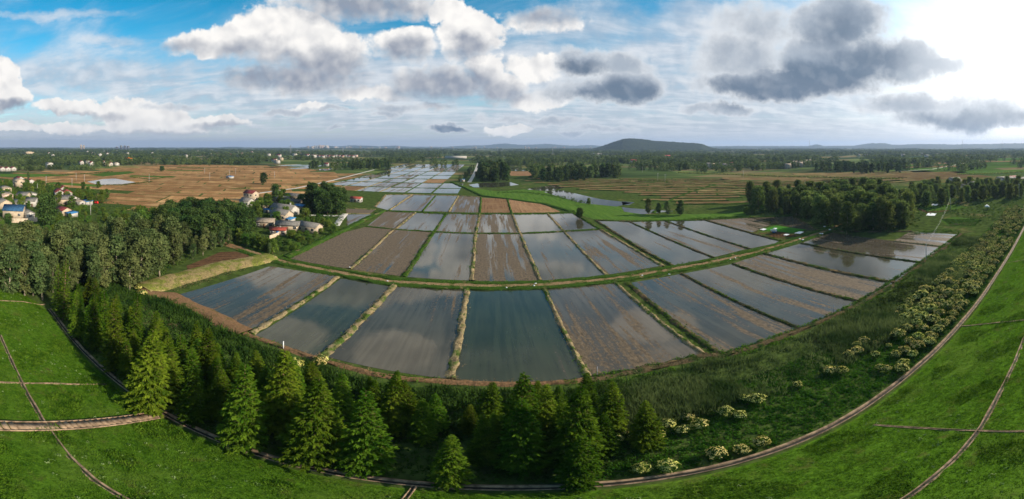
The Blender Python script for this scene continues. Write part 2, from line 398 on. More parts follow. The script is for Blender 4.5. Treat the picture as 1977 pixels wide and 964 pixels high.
M['darksoil'] = soil_mat('dark_soil', (0.032, 0.019, 0.011), (0.105, 0.058, 0.030), (0.14, 0.082, 0.044), math.radians(-40), 1.2)
M['crop'] = soil_mat('green_crop', (0.032, 0.074, 0.012), (0.080, 0.140, 0.022), (0.060, 0.11, 0.018), FA, 0.7)
M['seedling'] = soil_mat('rice_seedlings', (0.026, 0.100, 0.012), (0.048, 0.150, 0.018), (0.040, 0.125, 0.015), FA, 0.5)
M['bund'] = bund_mat('dry_bund', (0.30, 0.23, 0.125), (0.075, 0.125, 0.024), 0.45)
M['bundgreen'] = bund_mat('grassy_bund', (0.24, 0.185, 0.090), (0.050, 0.100, 0.016), 0.66)
M['bunddark'] = bund_mat('damp_bund', (0.13, 0.095, 0.050), (0.040, 0.065, 0.018), 0.5)
M['dirt'] = bund_mat('dirt_track', (0.30, 0.20, 0.105), (0.085, 0.11, 0.025), 0.45)
M['redbank'] = bund_mat('red_earth_bank', (0.25, 0.145, 0.075), (0.085, 0.100, 0.028), 0.40)
M['strawbank'] = bund_mat('straw_bank', (0.34, 0.26, 0.115), (0.20, 0.215, 0.045), 0.5)
M['concrete'] = simple_mat('pale_concrete', (0.27, 0.185, 0.115), 0.95, 0.35, 1.2)
M['lane'] = simple_mat('lane_concrete', (0.44, 0.41, 0.36), 0.9, 0.15, 0.6)
M['guttershade'] = simple_mat('gutter_shade', (0.030, 0.026, 0.020), 0.7, 0.3, 3.0)  # shade inside the gutter, put into a dark bed colour

# ------------------------------------------------------------------ terrain sheet and levee
def ground_sheet():
    rr = np.concatenate([[0], np.geomspace(30, 15000, 22)]); n = 96
    V = [(0, 0, 0)]; F = []
    for r in rr[1:]:
        for k in range(n): V.append((r*math.cos(2*math.pi*k/n), r*math.sin(2*math.pi*k/n), 0))
    for k in range(n): F.append((0, 1+k, 1+(k+1) % n))
    for i in range(len(rr)-2):
        for k in range(n): F.append((1+i*n+k, 1+(i+1)*n+k, 1+(i+1)*n+(k+1) % n, 1+i*n+(k+1) % n))
    struct('ground', mesh('ground', V, F, M['ground']))
ground_sheet()
def levee():
    xs = np.arange(-260, 420, 1.5); ss = np.concatenate([np.arange(0, SMAX+0.1, 1.0), [SMAX+7, SMAX+8, SMAX+36]])
    X, S = np.meshgrid(xs, ss); Y = ty(X) - 0.9 - S
    Z = SL*np.clip(S, 0, SMAX) + 0.02
    Z[-1] = -0.2
    Z += np.where((S > 0.5) & (S < SMAX), R.normal(0, 0.05, Z.shape), 0)
    V = np.stack([X, Y, Z], -1).reshape(-1, 3); a, b = X.shape
    i = np.arange(a*b).reshape(a, b)
    F = np.stack([i[:-1, :-1], i[1:, :-1], i[1:, 1:], i[:-1, 1:]], -1).reshape(-1, 4)
    struct('levee_slope', mesh('levee_slope', V, F, M['turf'], True), 'green turf slope of the levee falling to the gutter path')
levee()

def resample(pts, step):
    out = [pts[0]]
    for a, b in zip(pts[:-1], pts[1:]):
        L = math.dist(a, b); n = max(1, int(L/step))
        for k in range(1, n+1): out.append(tuple(a[j]+(b[j]-a[j])*k/n for j in range(len(a))))
    return out
def frames(pts):
    P = np.array(pts, float)[:, :2]; D = np.gradient(P, axis=0); D /= np.maximum(np.linalg.norm(D, axis=1, keepdims=True), 1e-9)
    return P, np.stack([-D[:, 1], D[:, 0]], 1)
def strip(pts, prof, z=None, noise=0.0, step=1.5):
    """sweeps a profile [(offset, height)...] along ground points; noise makes the edges uneven"""
    pts = resample(pts, step); P, Nn = frames(pts); k = len(prof)
    zz = np.zeros(len(P)) if z is None else np.array([float(gz(*p)) for p in P])
    V = np.zeros((len(P), k, 3))
    for j, (o, h) in enumerate(prof):
        oo = o + R.normal(0, noise*1.3, len(P)); oo = np.convolve(np.pad(oo, 1, mode='edge'), [.25, .5, .25], 'valid')
        V[:, j, :2] = P + Nn*oo[:, None]
        hh = h + (R.normal(0, noise*0.4, len(P)) if h > 0.1 else 0)
        V[:, j, 2] = zz + hh
    i = np.arange(len(P)*k).reshape(len(P), k)
    F = np.stack([i[:-1, :-1], i[:-1, 1:], i[1:, 1:], i[1:, :-1]], -1).reshape(-1, 4)[:, ::-1]
    return V.reshape(-1, 3), F
BUNDS = []
def bund(pts, w=1.5, h=0.42, mat='bund', name='earth_bund', noise=0.24, step=1.0):
    if math.hypot(*pts[0]) < 260 and w < 4: BUNDS.append((pts, w, h, mat))
    w = w*.70; h = h*.85
    d = math.hypot(*pts[0]); step = max(step, d/110)
    V, F = strip(pts, [(-w/2-.25, -.02), (-w/2, h*.75), (-w/6, h), (w/6, h*1.05), (w/2, h*.7), (w/2+.25, -.02)], None, noise*min(1.0, w/1.2), step)
    return struct(name, mesh(name, V, F, M[mat], False))
def sheet(name, pts, z, mat, **props):
    o = struct(name, mesh(name, [(x, y, z) for x, y in pts], [tuple(range(len(pts)))], M[mat]))
    o.data.update()
    if o.data.polygons[0].normal.z < 0: o.data.flip_normals()
    o['seed'] = float(R.random()); o['weeds'] = 0.0; o['mud'] = 0.0; o['tint'] = 0.5
    for k, v in props.items(): o[k] = v
    return o

# ------------------------------------------------------------------ paddies near the levee (photo outline, amount of mud, brownness of the water)
PADDY = [
 ([(334,572),(522,514),(650,533),(476,642)], .36, .45), ([(659,538),(760,549),(611,690),(489,650)], .08, .12), ([(764,550),(901,557),(866,732),(632,690)], .20, .62),
 ([(903,558),(1050,558),(1133,731),(876,738)], .03, .0), ([(1052,557),(1189,547),(1356,684),(1140,731)], .36, .85),
 ([(1214,547),(1316,529),(1544,634),(1394,684)], .36, .62), ([(1317,529),(1414,510),(1658,584),(1547,634)], .34, .55), ([(1415,509),(1475,490),(1726,546),(1662,582)], .50, .50),
 ([(1476,490),(1547,470),(1777,507),(1728,545)], .20, .45), ([(1548,470),(1600,448),(1727,466),(1822,477),(1778,506)], .26, .95), ([(1726,466),(1757,447),(1850,453),(1823,477)], .48, .95),
 ([(548,497),(640,455),(708,438),(759,442),(674,519),(600,508)], .93, .7), ([(762,443),(836,448),(778,534),(679,520)], .62, .5), ([(838,448),(918,450),(908,542),(783,535)], .22, .4),
 ([(919,451),(1003,451),(1042,542),(911,543)], .60, .5), ([(1005,451),(1088,446),(1169,532),(1045,542)], .22, .4), ([(1089,447),(1157,443),(1200,468),(1278,513),(1172,531)], .36, .45),
 ([(1153,426),(1213,428),(1374,498),(1301,514),(1240,481)], .22, .4), ([(1216,428),(1281,426),(1445,480),(1378,497)], .34, .4), ([(1283,426),(1360,425),(1512,467),(1449,480)], .16, .4),
 ([(1362,424),(1446,419),(1493,432),(1452,449)], .55, .5), ([(1453,421),(1527,418),(1579,444),(1555,446)], .22, .95),
 ([(668,403),(724,406),(714,413),(669,412)], .8, .5), ([(670,414),(722,414),(676,443),(669,438)], .3, .4),
 ([(744,408),(802,410),(763,443),(709,437)], .66, .5), ([(804,411),(861,412),(838,447),(764,443)], .28, .35), ([(863,412),(925,412),(918,450),(839,448)], .42, .4),
 ([(926,412),(988,412),(1003,450),(920,450)], .50, .35), ([(989,412),(1056,412),(1087,446),(1004,450)], .12, .35), ([(1057,412),(1104,411),(1158,443),(1089,446)], .20, .5),
 ([(722,399),(748,376),(795,376),(749,406)], .26, .3), ([(752,406),(796,376),(840,377),(814,408)], .34, .3), ([(816,408),(842,378),(884,378),(865,409)], .22, .3), ([(867,410),(886,379),(929,381),(926,411)], .55, .4),
]
for pts, mud, tint in PADDY: sheet('paddy_water', GP(pts), 0.05, 'paddy', mud=mud, tint=tint)
for pts in ([(929,382),(978,384),(987,411),(927,411)], [(981,385),(1040,391),(1080,408),(1082,411),(990,411)]): sheet('furrowed_field', GP(pts), 0.05, 'brown3', weeds=0.1)
sheet('seedling_bed', GP([(1466,444),(1499,436),(1558,444),(1531,450)]), 0.06, 'seedling')
sheet('seedling_bed_edge', GP([(1452,450),(1466,445),(1531,451),(1556,446),(1540,459),(1522,464)]), 0.05, 'darksoil', weeds=0.5)
# bunds between them
for pts, w, mat in [
 ([(652,535),(484,644)], 1.7, 'bund'), ([(762,550),(622,690)], 1.9, 'bund'), ([(902,558),(871,733)], 1.6, 'bund'), ([(1051,558),(1137,731)], 1.0, 'bund'), ([(1189,547),(1360,685)], 1.1, 'bund'), ([(1212,547),(1392,685)], 1.5, 'bunddark'),
 ([(1316,529),(1545,635)], 1.0, 'bunddark'), ([(1414,510),(1660,583)], 1.3, 'bunddark'), ([(1475,490),(1727,546)], 2.0, 'bunddark'), ([(1547,470),(1778,507)], 1.2, 'bunddark'), ([(1727,466),(1823,477)], 1.0, 'bund'),
 ([(760,443),(676,520)], 1.6, 'bund'), ([(837,448),(780,535)], 1.8, 'bundgreen'), ([(918,451),(910,543)], 1.6, 'bund'), ([(1004,451),(1043,542)], 1.2, 'bund'), ([(1088,447),(1170,532)], 1.2, 'bund'),
 ([(1158,443),(1201,468),(1281,515)], 1.5, 'bund'), ([(1151,426),(1240,482),(1300,515)], 1.5, 'bunddark'), ([(1214,428),(1377,498)], 1.0, 'bunddark'), ([(1282,426),(1447,481)], 1.1, 'bunddark'), ([(1361,425),(1513,467)], 1.6, 'bunddark'), ([(1448,420),(1498,434)], 1.3, 'bunddark'),
 ([(803,410),(763,443)], 1.4, 'bund'), ([(862,412),(838,448)], 1.4, 'bundgreen'), ([(926,412),(919,451)], 1.3, 'bund'), ([(988,412),(1003,451)], 1.3, 'bund'), ([(1056,412),(1088,447)], 1.3, 'bund'), ([(1105,411),(1158,443)], 1.6, 'bundgreen'),
 ([(796,376),(750,407)], 1.6, 'bund'), ([(841,378),(815,409)], 1.6, 'bundgreen'), ([(885,378),(866,410)], 1.5, 'bund'), ([(929,381),(926,412)], 1.6, 'bundgreen'), ([(979,384),(988,412)], 1.4, 'bundgreen'),
 ([(706,438),(761,443),(837,448),(919,451),(1003,451),(1088,447),(1158,443)], 1.6, 'bundgreen'), ([(738,407),(803,410),(862,412),(926,412),(1056,412),(1110,410)], 2.6, 'bundgreen'),
 ([(724,400),(745,376),(795,376),(885,378),(930,381)], 1.6, 'bund'), ([(551,498),(640,456),(672,441),(704,424),(742,407)], 4.5, 'bundgreen'),
 ([(1150,425),(1214,428),(1282,426),(1361,425),(1448,420),(1530,417)], 1.8, 'bundgreen'), ([(1530,418),(1580,445),(1600,447),(1760,447)], 2.0, 'bunddark'), ([(667,402),(726,405)], 1.4, 'bund'), ([(669,413),(724,413)], 1.2, 'bund'),
 ([(473,644),(610,692),(742,727),(872,738),(1010,742),(1137,734)], 1.3, 'redbank'), ([(1137,734),(1250,712),(1360,688),(1396,688),(1546,638),(1661,587),(1729,549),(1779,509),(1824,479),(1856,452)], 1.7, 'bunddark'),
 ]: bund(GP(pts), w, 0.42 if w < 4 else 0.7, mat)
# the cross track with its grass verges, the embankment on its west side
TRACK = GP([(470,482),(551,507),(655,527),(755,544.5),(907,552),(1044,551),(1200,537),(1298,521),(1451,490),(1534,466),(1602,444),(1640,425)])
V, F = strip(TRACK, [(-1.8,.0),(-1.6,.25),(1.2,.25),(1.4,.0)], None, 0.12); struct('dirt_track', mesh('dirt_track', V, F, M['dirt']), 'narrow dirt track between two grass verges across the paddies')
for s in (-1, 1):
    P, Nn = frames(resample(TRACK, 4)); bund([tuple(p) for p in P + Nn*(s*2.2)], 2.6, 0.6, 'bundgreen', 'track_verge', 0.25)
V, F = strip(GP([(275,562),(340,541),(430,517),(525,498)]), [(-4.2,0),(-3.0,1.0),(0,1.3),(2.6,1.2),(5.6,0)], None, 0.3); struct('straw_embankment', mesh('straw_embankment', V, F, M['strawbank'], True), 'straw yellow grass embankment beside the first flooded paddy')
V, F = strip(GP([(268,564),(333,574),(400,605),(476,645)]), [(-2.6,0),(-1.4,.8),(1.2,.8),(2.4,0)], None, 0.25); struct('red_bank', mesh('red_bank', V, F, M['redbank'], True), 'reddish earth bank along the end of the first paddy')
sheet('dark_plot', GP([(360,514),(425,487),(455,486),(494,497),(430,515),(366,533)]), 0.06, 'darksoil')
V, F = strip(GP([(276,556),(368,537),(499,499)]), [(-.6,0),(-.6,.45),(-.35,.45),(-.35,.1),(.35,.1),(.35,.45),(.6,.45),(.6,0)]); struct('concrete_ditch', mesh('concrete_ditch', V, F, M['concrete']), 'pale concrete ditch between the dark plot and the embankment')
V, F = strip(GP([(425,468),(470,482),(520,497)]), [(-2,.0),(-1.6,.12),(1.6,.12),(2,.0)], None, .15); struct('village_track', mesh('village_track', V, F, M['redbank']))
# far flooded paddies, a checker of cells in the paddies' own direction
def cells(poly_px, ang, rows, wx, fn, jit=0.0):
    poly = GP(poly_px); c, s = math.cos(ang), math.sin(ang)
    for y0, y1 in zip(rows[:-1], rows[1:]):
        off = R.uniform(0, wx)*jit
        for k in range(-80, 81):
            x0, x1 = k*wx+off, (k+1)*wx+off
            q = lambda u, v: (u*c - v*s, u*s + v*c)
            ctr = q((x0+x1)/2, (y0+y1)/2)
            if ctr[1] > 5 and inpoly([ctr[0]], [ctr[1]], poly)[0]: fn(q, x0, x1, y0, y1)
def far_paddy(q, x0, x1, y0, y1):
    g = 0.6+R.random()*.5; r = R.random()
    pts = [q(x0+g, y0+g), q(x1-g, y0+g), q(x1-g, y1-g), q(x0+g, y1-g)]
    if r < 0.10: sheet('fallow_field', pts, 0.04, 'brown3', weeds=0.15)
    else: sheet('paddy_water', pts, 0.05, 'paddy', mud=float(R.choice([.15, .25, .35, .5])), tint=.35)
    bund([q(x0, y0), q(x0, y1)], 1.3, .4, 'bund' if R.random() < .5 else 'bundgreen'); bund([q(x0, y0), q(x1, y0)], 1.3, .4, 'bundgreen')
cells([(640,364),(668,352),(720,340),(760,320),(910,314),(893,335),(872,348),(900,360),(924,379),(745,375),(690,384)], FA, [312,352,400,450,510,590,690,830,1000], 23, far_paddy)
cells([(505,333),(540,316),(640,323),(700,330),(640,343)], math.radians(-10), [480,540,610,700,800], 30, lambda q, x0, x1, y0, y1: far_paddy(q, x0, x1, y0, y1) if R.random() < .62 else None)
cells([(966,345),(968,318),(1018,316),(1016,346)], FA, [420,500,600,720], 34, far_paddy)
for pts, mud in (([(1018,366),(1032,362),(1072,358),(1090,363),(1060,369)], .25), ([(1050,371),(1082,367),(1160,385),(1222,392),(1190,399),(1120,392)], .12), ([(1200,400),(1215,402),(1300,408),(1240,414),(1205,409)], .1), ([(1200,389),(1225,391),(1215,396),(1202,396)], .1),
                 ([(168,351),(200,346),(222,345),(262,352),(235,356),(190,357)], .0), ([(1905-1000,357),(930,353),(985,352),(1002,357),(960,362),(915,362)], .05)):
    sheet('pond_water', GP(pts), 0.06, 'paddy', mud=mud, tint=.3)
# the canal that runs to the horizon between two lines of trees
ca = GP([(906,352),(912,343),(917,333),(921,322),(924,312),(925,303)])
V, F = strip(ca, [(-2.2,0.06),(2.2,0.06)], None, 0.1, 6); struct('canal_water', mesh('canal_water', V, F, M['lane']), 'pale straight canal running between tree lines to the horizon')
# brown plains
def brown(mat, weeds, gy=0):
    def f(q, x0, x1, y0, y1):
        g = 0.5+R.random()*.8; r = R.random()
        k = gy*R.uniform(.3, 1.0)
        if gy: bund([q(x0, y0), q((x0+x1)/2, y0), q(x1, y0)], 2.2, .5, 'bundgreen', 'field_bank', .5, 5)
        sheet('ploughed_field', [q(x0+g, y0+g), q(x1-g, y0+g), q(x1-g, y1-g-k), q(x0+g, y1-g-k)], 0.04, mat if r > .03 else 'crop', weeds=float(R.uniform(0, weeds)))
    return f
LP = [(-40,349),(60,334),(190,327),(320,317),(530,320),(640,333),(700,341),(640,358),(600,372),(548,382),(470,390),(390,405),(290,412),(212,398),(206,366),(60,356)]
cells(LP, math.radians(37), list(np.cumsum([120]+[19]*50)), 62, brown('brown', .35), 1)
RP = [(1040,350),(1062,346),(1210,345),(1345,345),(1430,350),(1730,342),(1740,352),(1480,366),(1435,385),(1400,404),(1300,400),(1225,388),(1180,374),(1090,362)]
cells(RP, math.radians(-26), list(np.cumsum([60]+[15]*50)), 64, brown('brown2', .45, 2.6), 1)
cells([(1390,336),(1720,330),(1960,338),(1960,346),(1740,352),(1400,345)], math.radians(-38), list(np.cumsum([-200]+[40]*30)), 110, brown('brown2', .6), 1)
cells([(1600,322),(1977,300),(1977,332),(1700,332)], math.radians(-48), list(np.cumsum([-700]+[60]*40)), 160, lambda q, *a: brown('crop', .6)(q, *a) if R.random() < .75 else brown('brown2', .4)(q, *a), 1)
for pts in ([(0,341),(0,336),(95,336),(140,339),(60,342)], [(170,338),(205,333),(250,331),(262,334),(200,341)], [(1690,395),(1720,388),(1745,392),(1740,410),(1700,405)], [(1770,398),(1850,395),(1870,402),(1790,409)]): sheet('green_field', GP(pts), 0.07, 'crop')
sheet('vegetable_plot', GP([(1815,425),(1840,419),(1895,424),(1880,438),(1830,436)]), 0.05, 'crop', weeds=.2)
for k in range(6): bund(GP([(1818+k*3,424+k*2.2),(1893-k*2,425.5+k*2.2)]), .8, .3, 'bundgreen', 'plot_ridge')
sheet('bare_yard', GP([(1770,404),(1800,396),(1850,399),(1830,408),(1790,412)]), 0.05, 'darksoil', weeds=.3)
MEADOW = [(875,352),(905,362),(960,370),(1010,366),(1090,372),(1130,386),(1200,400),(1240,414),(1400,412),(1440,408),(1440,417),(1330,424),(1150,424),(1100,410),(1060,398),(985,383),(935,380)]
sheet('meadow', GP(MEADOW), 0.03, 'crop', weeds=.3)
bund(GP([(872,352),(900,364),(932,379),(985,385),(1050,394),(1105,409)]), 5.0, .8, 'bundgreen', 'grassy_dyke', .3)
bund(GP([(1260,412),(1297,385),(1330,372),(1383,356)]), 3.0, .5, 'bundgreen', 'grassy_dyke', .3)
# lanes
for pts, w in (([(598,416),(660,417)], 3.0), ([(648,437),(657,424),(667,413)], 3.6), ([(480,376),(530,369),(570,364),(640,349),(722,328)], 3.4), ([(270,413),(330,406),(390,401)], 3.0), ([(1940,300),(1800,327),(1730,331)], 3.0)):
    V, F = strip(GP(pts), [(-w/2,.03),(-w/2+.2,.16),(w/2-.2,.16),(w/2,.03)], None, .06, 3); struct('farm_lane', mesh('farm_lane', V, F, M['lane']))

# ------------------------------------------------------------------ gutter path at the levee's foot, cross gutters, stairs
toe = [(float(x), float(ty(x))) for x in np.arange(-81, 330, 1.5)]
P, Nn = frames(toe)
V, F = strip(toe, [(-.42,-.05),(-.42,.16),(-.32,.16),(-.32,.02)], None, 0.03); V2, F2 = strip(toe, [(.04,.02),(.04,.24),(.40,.24),(.40,-.05)], None, 0.03)
struct('gutter_path', mesh('gutter_path', *join([(V, F), (V2, F2)]), M['concrete']), 'tan concrete path with a dark gutter along the foot of the slope')
V, F = strip(toe, [(-.34,.05),(.04,.05)]); struct('gutter_bed', mesh('gutter_bed', V, F, M['guttershade']))  # dark bed paints the shade the sun leaves out along the channel
def slope_gutter(pts, w=.27):
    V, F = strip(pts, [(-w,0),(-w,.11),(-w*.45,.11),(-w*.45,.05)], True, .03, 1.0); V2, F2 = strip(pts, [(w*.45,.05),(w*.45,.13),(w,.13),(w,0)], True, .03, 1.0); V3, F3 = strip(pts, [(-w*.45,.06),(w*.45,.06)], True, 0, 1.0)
    struct('slope_gutter', mesh('slope_gutter', *join([(V, F), (V2, F2), (V3, F3)]), [M['concrete'], M['guttershade']], midx=[0]*(len(F)+len(F2))+[1]*len(F3)))
GUT = [[(0,648),(25,705),(50,757),(95,832),(130,880),(180,927),(250,970)], [(1985,640),(1977,655),(1960,700),(1930,760),(1895,825),(1850,880),(1800,925),(1735,972)], [(800,938),(775,972)]]
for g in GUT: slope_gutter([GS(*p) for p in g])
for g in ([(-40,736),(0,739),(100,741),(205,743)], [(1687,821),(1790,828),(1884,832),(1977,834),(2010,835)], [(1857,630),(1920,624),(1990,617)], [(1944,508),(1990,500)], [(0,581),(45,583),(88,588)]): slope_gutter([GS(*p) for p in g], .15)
def stairs():
    a = GS(312, 800); b = GS(-120, 815); L = math.dist(a, b); d = ((b[0]-a[0])/L, (b[1]-a[1])/L); nn = (-d[1], d[0]); w = .8
    root = tag(link('concrete_staircase', None, loc=(a[0], a[1], 0)), 'weathered concrete stairs climbing the grass slope from the gutter path', 'staircase')
    s = 0.0; cur = None
    def flush():
        if cur: link(cur[0], cur[1].me(cur[0], M['concrete']), root)
    at = lambda s, o: (a[0]+d[0]*s+nn[0]*o, a[1]+d[1]*s+nn[1]*o)
    def slab(mb, s0, s1, z, th, z1=None):
        q = [at(s0, -w), at(s1, -w), at(s1, w), at(s0, w)]; q = [(x-a[0], y-a[1]) for x, y in q]
        zz = [z, z if z1 is None else z1, z if z1 is None else z1, z]
        mb.add([(x, y, c-th) for (x, y), c in zip(q, zz)]+[(x, y, c) for (x, y), c in zip(q, zz)], [(0,3,2,1),(4,5,6,7),(0,1,5,4),(1,2,6,5),(2,3,7,6),(3,0,4,7)])
    while s < L:
        on_land = s < 3.0 or (14.0 < s < 18.5)
        step = 0.75 if not on_land else (3.0-s if s < 3.0 else 4.5)
        step = max(step, .3)
        z = max(float(gz(*at(s+step*.5, 0))), 0) + .22; z0 = float(gz(*at(s, 0)))+.2; z1 = float(gz(*at(s+step, 0)))+.2
        kind = 'landing' if on_land else 'flight'
        if cur is None or cur[0] != kind: flush(); cur = (kind, MB())
        slab(cur[1], s, s+step-(.0 if on_land else .20), z0 if on_land else z, .9, z1 if on_land else None); s += step
    
    flush()
    for o in (-1, 1):
        sd_ = MB()
        pts = [at(k, o*(w+.1)) for k in np.linspace(0, L, 40)]
        sd_.tube([(x-a[0], y-a[1], float(gz(x, y))+.22) for x, y in pts], [.12]*40, 4)
        link('side_kerb', sd_.me('side_kerb', M['concrete']), root)
stairs()
# ------------------------------------------------------------------ plants
M['poplar'] = leaf_mat('poplar_leaves', (0.060, 0.092, 0.028), (0.145, 0.180, 0.062), 0.38)
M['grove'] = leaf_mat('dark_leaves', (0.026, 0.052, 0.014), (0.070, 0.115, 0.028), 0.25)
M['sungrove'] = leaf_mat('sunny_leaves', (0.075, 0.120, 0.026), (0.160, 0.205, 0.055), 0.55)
M['bright'] = leaf_mat('bright_leaves', (0.050, 0.095, 0.014), (0.125, 0.185, 0.030), 0.3)
M['redwood'] = leaf_mat('redwood_needles', (0.040, 0.088, 0.006), (0.125, 0.190, 0.014), 0.38, 0.6, 0.34)
M['bush'] = leaf_mat('bush_leaves', (0.028, 0.062, 0.009), (0.085, 0.145, 0.020), 0.45, 0.5)
M['under'] = leaf_mat('undergrowth_leaves', (0.016, 0.040, 0.007), (0.060, 0.105, 0.018), 0.25, 0.35)
M['scrub'] = leaf_mat('scrub_leaves', (0.022, 0.050, 0.009), (0.105, 0.145, 0.028), 0.35, 0.10)
M['paleweed'] = leaf_mat('pale_weed', (0.075, 0.135, 0.030), (0.20, 0.26, 0.10), 0.25, 0.6)
M['straw'] = leaf_mat('straw_blades', (0.16, 0.135, 0.06), (0.36, 0.29, 0.155), 0.2, 0.4)
M['reed'] = leaf_mat('reed_blades', (0.026, 0.058, 0.015), (0.100, 0.145, 0.046), 0.4, 0.16)
M['weed'] = leaf_mat('weed_leaves', (0.032, 0.085, 0.008), (0.100, 0.185, 0.018), 0.3, 0.3)
M['blade'] = leaf_mat('grass_blades', (0.034, 0.088, 0.006), (0.115, 0.210, 0.016), 0.3, 0.9)
M['blossom'] = leaf_mat('cream_blossom', (0.52, 0.46, 0.11), (0.74, 0.65, 0.25), 0.25, 0.9, 0.15)
M['farleaf'] = leaf_mat('far_leaves', (0.040, 0.068, 0.020), (0.115, 0.160, 0.048), 0.4, 0.03, 0.3)
M['paletrunk'] = simple_mat('pale_bark', (0.36, 0.30, 0.22), 0.9, 0.3, 3)
M['bark'] = simple_mat('brown_bark', (0.15, 0.095, 0.055), 0.95, 0.3, 3)

def lobes_crown(H, rad, base, nl, n, leaf, prof, asp=0.62, zs=0.8):
    out = []; cs = []
    for i in range(nl):
        t = (i+0.5)/nl; z = base + (H-base)*t
        pr = rad*prof(t); a = i*2.39996 + R.uniform(-.4, .4)
        rl = min(rad*R.uniform(.30, .46), max(pr, rad*.25))
        rr = max(pr-rl*.8, 0)*math.sqrt(R.uniform(.25, 1.0))
        c = np.array([rr*math.cos(a), rr*math.sin(a), min(z, H-rl*.7)]); cs.append((c, rl))
        k = max(6, int(n/nl*(rl/(rad*.38))**2))
        d = R.normal(size=(k, 3)); d[:, 2] += .25; d /= np.linalg.norm(d, axis=1, keepdims=True)
        p = c + d*rl*R.uniform(.35, 1.28, (k, 1))*np.array([1, 1, zs])
        nn = d*.7 + R.normal(size=(k, 3))*.5 + np.array([0, 0, .25])
        out.append(cards(p, nn, leaf*R.uniform(.7, 1.3, k), leaf*asp*R.uniform(.7, 1.2, k)))
    return join(out), cs
def tree_data(name, H, rad, base, nl, n, leaf, prof, lmat, bmat, tr=.2, limbs=9, asp=.62):
    (V, F), cs = lobes_crown(H, rad, base, nl, n, leaf, prof, asp)
    m = MB(); top = H*.82; lean = R.uniform(-.3, .3, 2)
    m.tube([(lean[0]*k*k, lean[1]*k*k, -.2+(top+.2)*k) for k in (0, .3, .6, 1)], [tr*1.25, tr*.9, tr*.6, tr*.2], 6)
    for i in range(limbs):
        c, rl = cs[int(i*len(cs)/limbs)]; z0 = max(base*.75, c[2]-1.5-np.hypot(c[0], c[1])*.7); k = min(z0/top, 1)
        m.tube([(lean[0]*k*k, lean[1]*k*k, z0), tuple((c*np.array([.55, .55, 1])+np.array([0, 0, z0]))/np.array([1, 1, 2])), tuple(c)], [tr*.42, tr*.3, tr*.08], 4)
    return m.me('trunk', M[bmat], True), mesh('crown', V, F, M[lmat])
p_oval = lambda t: max(.12, math.sin(math.pi*(.14+.80*t))**.8)
p_round = lambda t: max(.2, math.sin(math.pi*(.22+.66*t))**.6)
POPLAR = [tree_data('poplar', h, r, b, 22, 2600, .30, p_oval, 'poplar', 'paletrunk', .19) for h, r, b in ((13, 2.7, 1.6), (12, 2.4, 2.4), (14, 3.0, 1.4), (11, 2.6, 1.2))]
GROVE = [tree_data('grove', h, r, b, 24, 2900, .36, p_round, 'grove', 'bark', .26) for h, r, b in ((12.5, 4.0, 1.8), (13.5, 3.7, 2.2), (11.5, 4.2, 1.4))]
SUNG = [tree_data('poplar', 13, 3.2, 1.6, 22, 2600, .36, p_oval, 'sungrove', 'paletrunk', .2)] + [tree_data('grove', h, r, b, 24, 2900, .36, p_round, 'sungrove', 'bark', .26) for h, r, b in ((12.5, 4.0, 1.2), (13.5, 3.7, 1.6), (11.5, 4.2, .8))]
ROUND = [tree_data('round', h, r, b, 14, 1500, .26, p_round, 'bright', 'bark', .13) for h, r, b in ((6, 2.5, .9), (6.5, 2.3, 1.1), (5.5, 2.7, .7))]
FARD = []
for h, r, lm in ((14, 4.4, 'farleaf'), (15, 3.8, 'farleaf'), (13, 4.8, 'farleaf'), (14, 4.2, 'grove')):
    (V, F), cs = lobes_crown(h, r, .8, 13, 420, .85, p_round, M and .8); FARD.append(mesh('broadleaf_tree', V, F, M[lm]))

def redwood_data(H, rad, sparse=1.0, lean=0.0):
    """cone of drooping whorls; each branch carries flat feathery sprays"""
    tk = MB(); tk.tube([(0, 0, -.3), (0, 0, H*.35), (lean, 0, H*.75), (lean, 0, H*.985)], [.26, .19, .09, .02], 7)
    P = []; Nn = []; Tt = []; Ls = []; z = H*.06; a = R.uniform(0, 6)
    while z < H*.985:
        t = z/H; r0 = rad*((1-t)**.80)*(1 if t > .13 else .80) + .16; nb = int((9 if t < .6 else 7)*sparse+.5)
        for b in range(max(nb, 3)):
            a += 2.39996; r = r0*R.uniform(.70, 1.14); zz = z + R.uniform(-.16, .16); up = R.uniform(.02, .24) + .35*t
            dr = np.array([math.cos(a), math.sin(a), 0]); sd_ = np.array([-dr[1], dr[0], 0])
            if r > 1.0: tk.tube([(lean*min(t/.75,1), 0, zz), tuple(dr*r*.8 + np.array([lean*min(t/.75,1), 0, zz+up*r*.8-.10*r*r*.3]))], [.035, .012], 3)
            k = max(4, int(r*17*sparse+2))
            for j in range(k):
                s = (j+R.uniform(.1, .9))/k*.92+.12; q = dr*r*s + np.array([lean*min(t/.75,1), 0, zz + up*r*s - .14*(r*s)**1.6*.5])
                side = 1 if j % 2 else -1
                tt = dr*R.uniform(.35, 1.0) + sd_*side*R.uniform(.4, 1.0)*(1.1-s*.5) + np.array([0, 0, R.uniform(-.30, .14)])
                tt /= np.linalg.norm(tt); L = (.13+.15*min(r/2.2, 1))*R.uniform(.7, 1.25)
                nn = np.array([0, 0, 1.0]) + R.normal(size=3)*.45; nn -= tt*(nn@tt); nn /= np.linalg.norm(nn)
                P.append(q + tt*L*.8); Nn.append(nn); Tt.append(tt); Ls.append(L)
        z += .27 + .10*(1-t)
    V, F = cards_dir(np.array(P), np.array(Nn), np.array(Tt), np.array(Ls), np.array(Ls)*.42, .25)
    return tk.me('trunk', M['bark'], True), mesh('crown', V, F, M['redwood'])
REDW = [redwood_data(13, 3.3), redwood_data(13, 2.8, 1.0, .15), redwood_data(13, 3.6, 1.05, -.1), redwood_data(13, 3.0, .95)]
